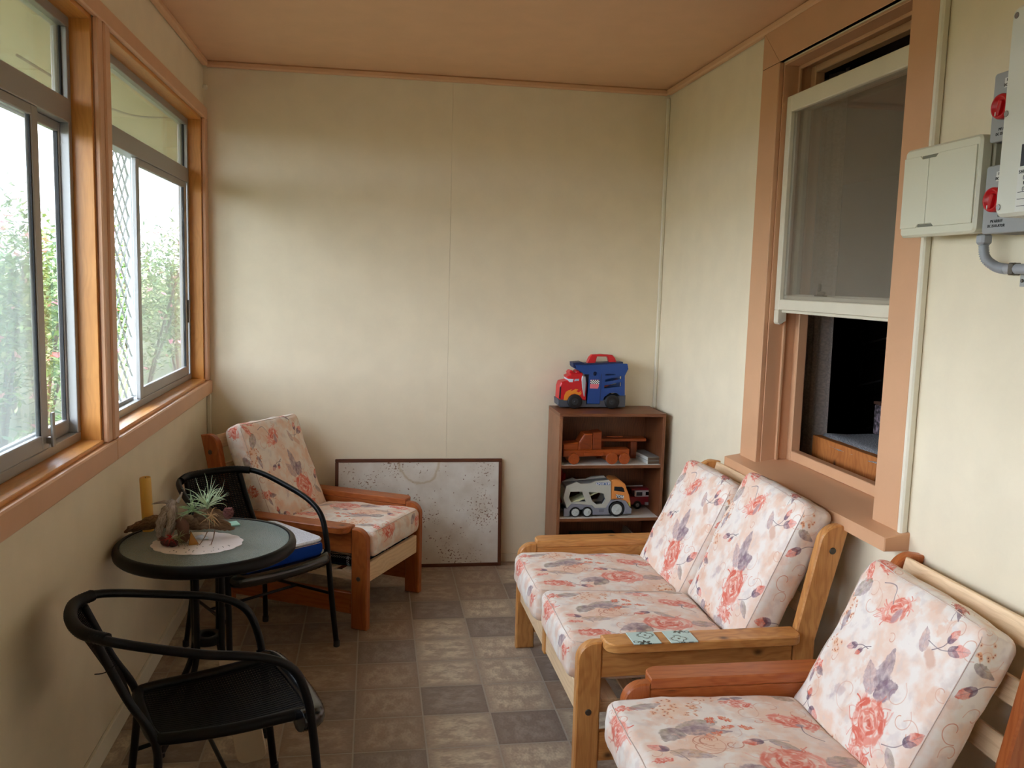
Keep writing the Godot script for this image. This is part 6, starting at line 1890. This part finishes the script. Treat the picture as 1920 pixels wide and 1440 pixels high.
	for k in 7:
		var y := -0.016 + k * 0.0055
		var rr := 0.013 * sin(PI * (k + 1.4) / 9.0)
		for i in 8:
			var a := TAU * (i + 0.5 * (k % 2)) / 8
			var dir := Vector3(cos(a), 0, sin(a))
			cn.box(Vector3(0, y, 0) + dir * (rr + 0.003), Vector3(0.009, 0.0022, 0.007), Basis(dir, Vector3.UP, dir.cross(Vector3.UP)) * Basis(Vector3(0, 0, 1), 0.5), 0.0008)
	put("scales", cn, mat(134, 84, 78, 0.8), pc)
	for i in 2:
		var t := put("twig", lumpy([[Vector3(0.327, 0.745, 1.83), Vector3(0.318, 0.725, 1.848), Vector3(0.304, 0.7045, 1.862)], [Vector3(0.352, 0.748, 1.835), Vector3(0.350, 0.725, 1.852), Vector3(0.344, 0.7045, 1.868)]][i], [0.0022, 0.0018, 0.0015], 20 + i, 0.0004, 6), mat(128, 100, 82, 0.9))
		tag(t, ["left of two thin twigs standing on the doily", "right of two thin twigs standing on the doily"][i], "twig", "twigs on the doily")
	var pr := G.new()
	pr.prism(PackedVector2Array([Vector2(0, 0), Vector2(0.035, 0), Vector2(0.008, 0.05)]), 0.0, 0.02, Transform3D(Basis(Vector3.UP, 0.3), Vector3(0.262, 0.7032, 1.845)), 0.001)
	var prism_ := put("amber_glass", pr, mat(176, 120, 52, 0.2))
	tag(prism_, "small amber wedge propped under the bark chunk", "wedge")
	var sh := put("glass_shard", lumpy([Vector3(0.275, 0.712, 1.80), Vector3(0.30, 0.715, 1.802), Vector3(0.325, 0.711, 1.802)], [0.003, 0.009, 0.004], 30, 0.002), mat(206, 210, 220, 0.25))
	tag(sh, "pale shiny pebble under the right end of the driftwood", "pebble")
	var cd := G.new()
	cd.box(Vector3(0.366, ty + 0.003, 1.60), Vector3(0.07, 0.005, 0.055), Basis(Vector3.UP, 0.4), 0.001)
	var card := put("coaster", cd, mat(150, 206, 190, 0.4))
	tag(card, "pale turquoise coaster at the back of the round table", "coaster")

func coaster_tex(flip: bool) -> ImageTexture:
	var s := 128
	var im := Image.create(s, s, false, Image.FORMAT_RGB8)
	im.fill(Color(0.76, 0.86, 0.84))
	var n1 := noise(301, 0.05, 2)
	for y in s:
		for x in s:
			var p := Vector2(x, y) / s
			if flip: p = Vector2(1, 1) - p
			var q := p - Vector2(0.62, 0.3)
			var an := q.angle()
			var r := 0.17 + 0.10 * absf(cos(an * 2.0)) + n1.get_noise_2d(x, y) * 0.02
			var l := q.length()
			var c := im.get_pixel(x, y)
			if absf(l - r) < 0.016 or l < 0.05: c = Color(0.16, 0.20, 0.21)
			elif absf(l - r - 0.05) < 0.007: c = Color(0.42, 0.50, 0.50)
			var q2 := p - Vector2(0.42, 0.98)
			if q2.length() < 0.2 + 0.06 * sin(q2.angle() * 7.0) and q2.length() > 0.06: c = c.lerp(Color(0.10, 0.13, 0.14), 0.85)
			var q3 := p - Vector2(0.12, 0.84)
			if absf(q3.length() - 0.08) < 0.014: c = Color(0.14, 0.22, 0.20)
			im.set_pixel(x, y, c)
	return ImageTexture.create_from_image(im)

func coasters() -> void:
	for i in 2:
		var o := thing("coaster", ["pale blue floral glass coaster on the sofa arm, nearer its front", "pale blue floral glass coaster on the sofa arm, nearer its back"][i], "coaster", Vector3(1.80 + i * 0.126, 0.5045, 2.348), 0.0175, "coasters on the sofa arm")
		var g := G.new()
		g.box(Vector3(0, 0.0025, 0), Vector3(0.094, 0.004, 0.094), Basis(), 0.001)
		for k in g.v.size(): g.uv[k] = Vector2(g.v[k].x / 0.094 + 0.5, g.v[k].z / 0.094 + 0.5)
		var m := mat(255, 255, 255, 0.12, 0.6)
		m.albedo_texture = coaster_tex(i == 1)
		put("glass_tile", g, m, o)
		pbox("felt_back", Vector3(0, 0.0003, 0), Vector3(0.09, 0.0004, 0.09), mat(150, 190, 184, 0.8), o, 0.0)
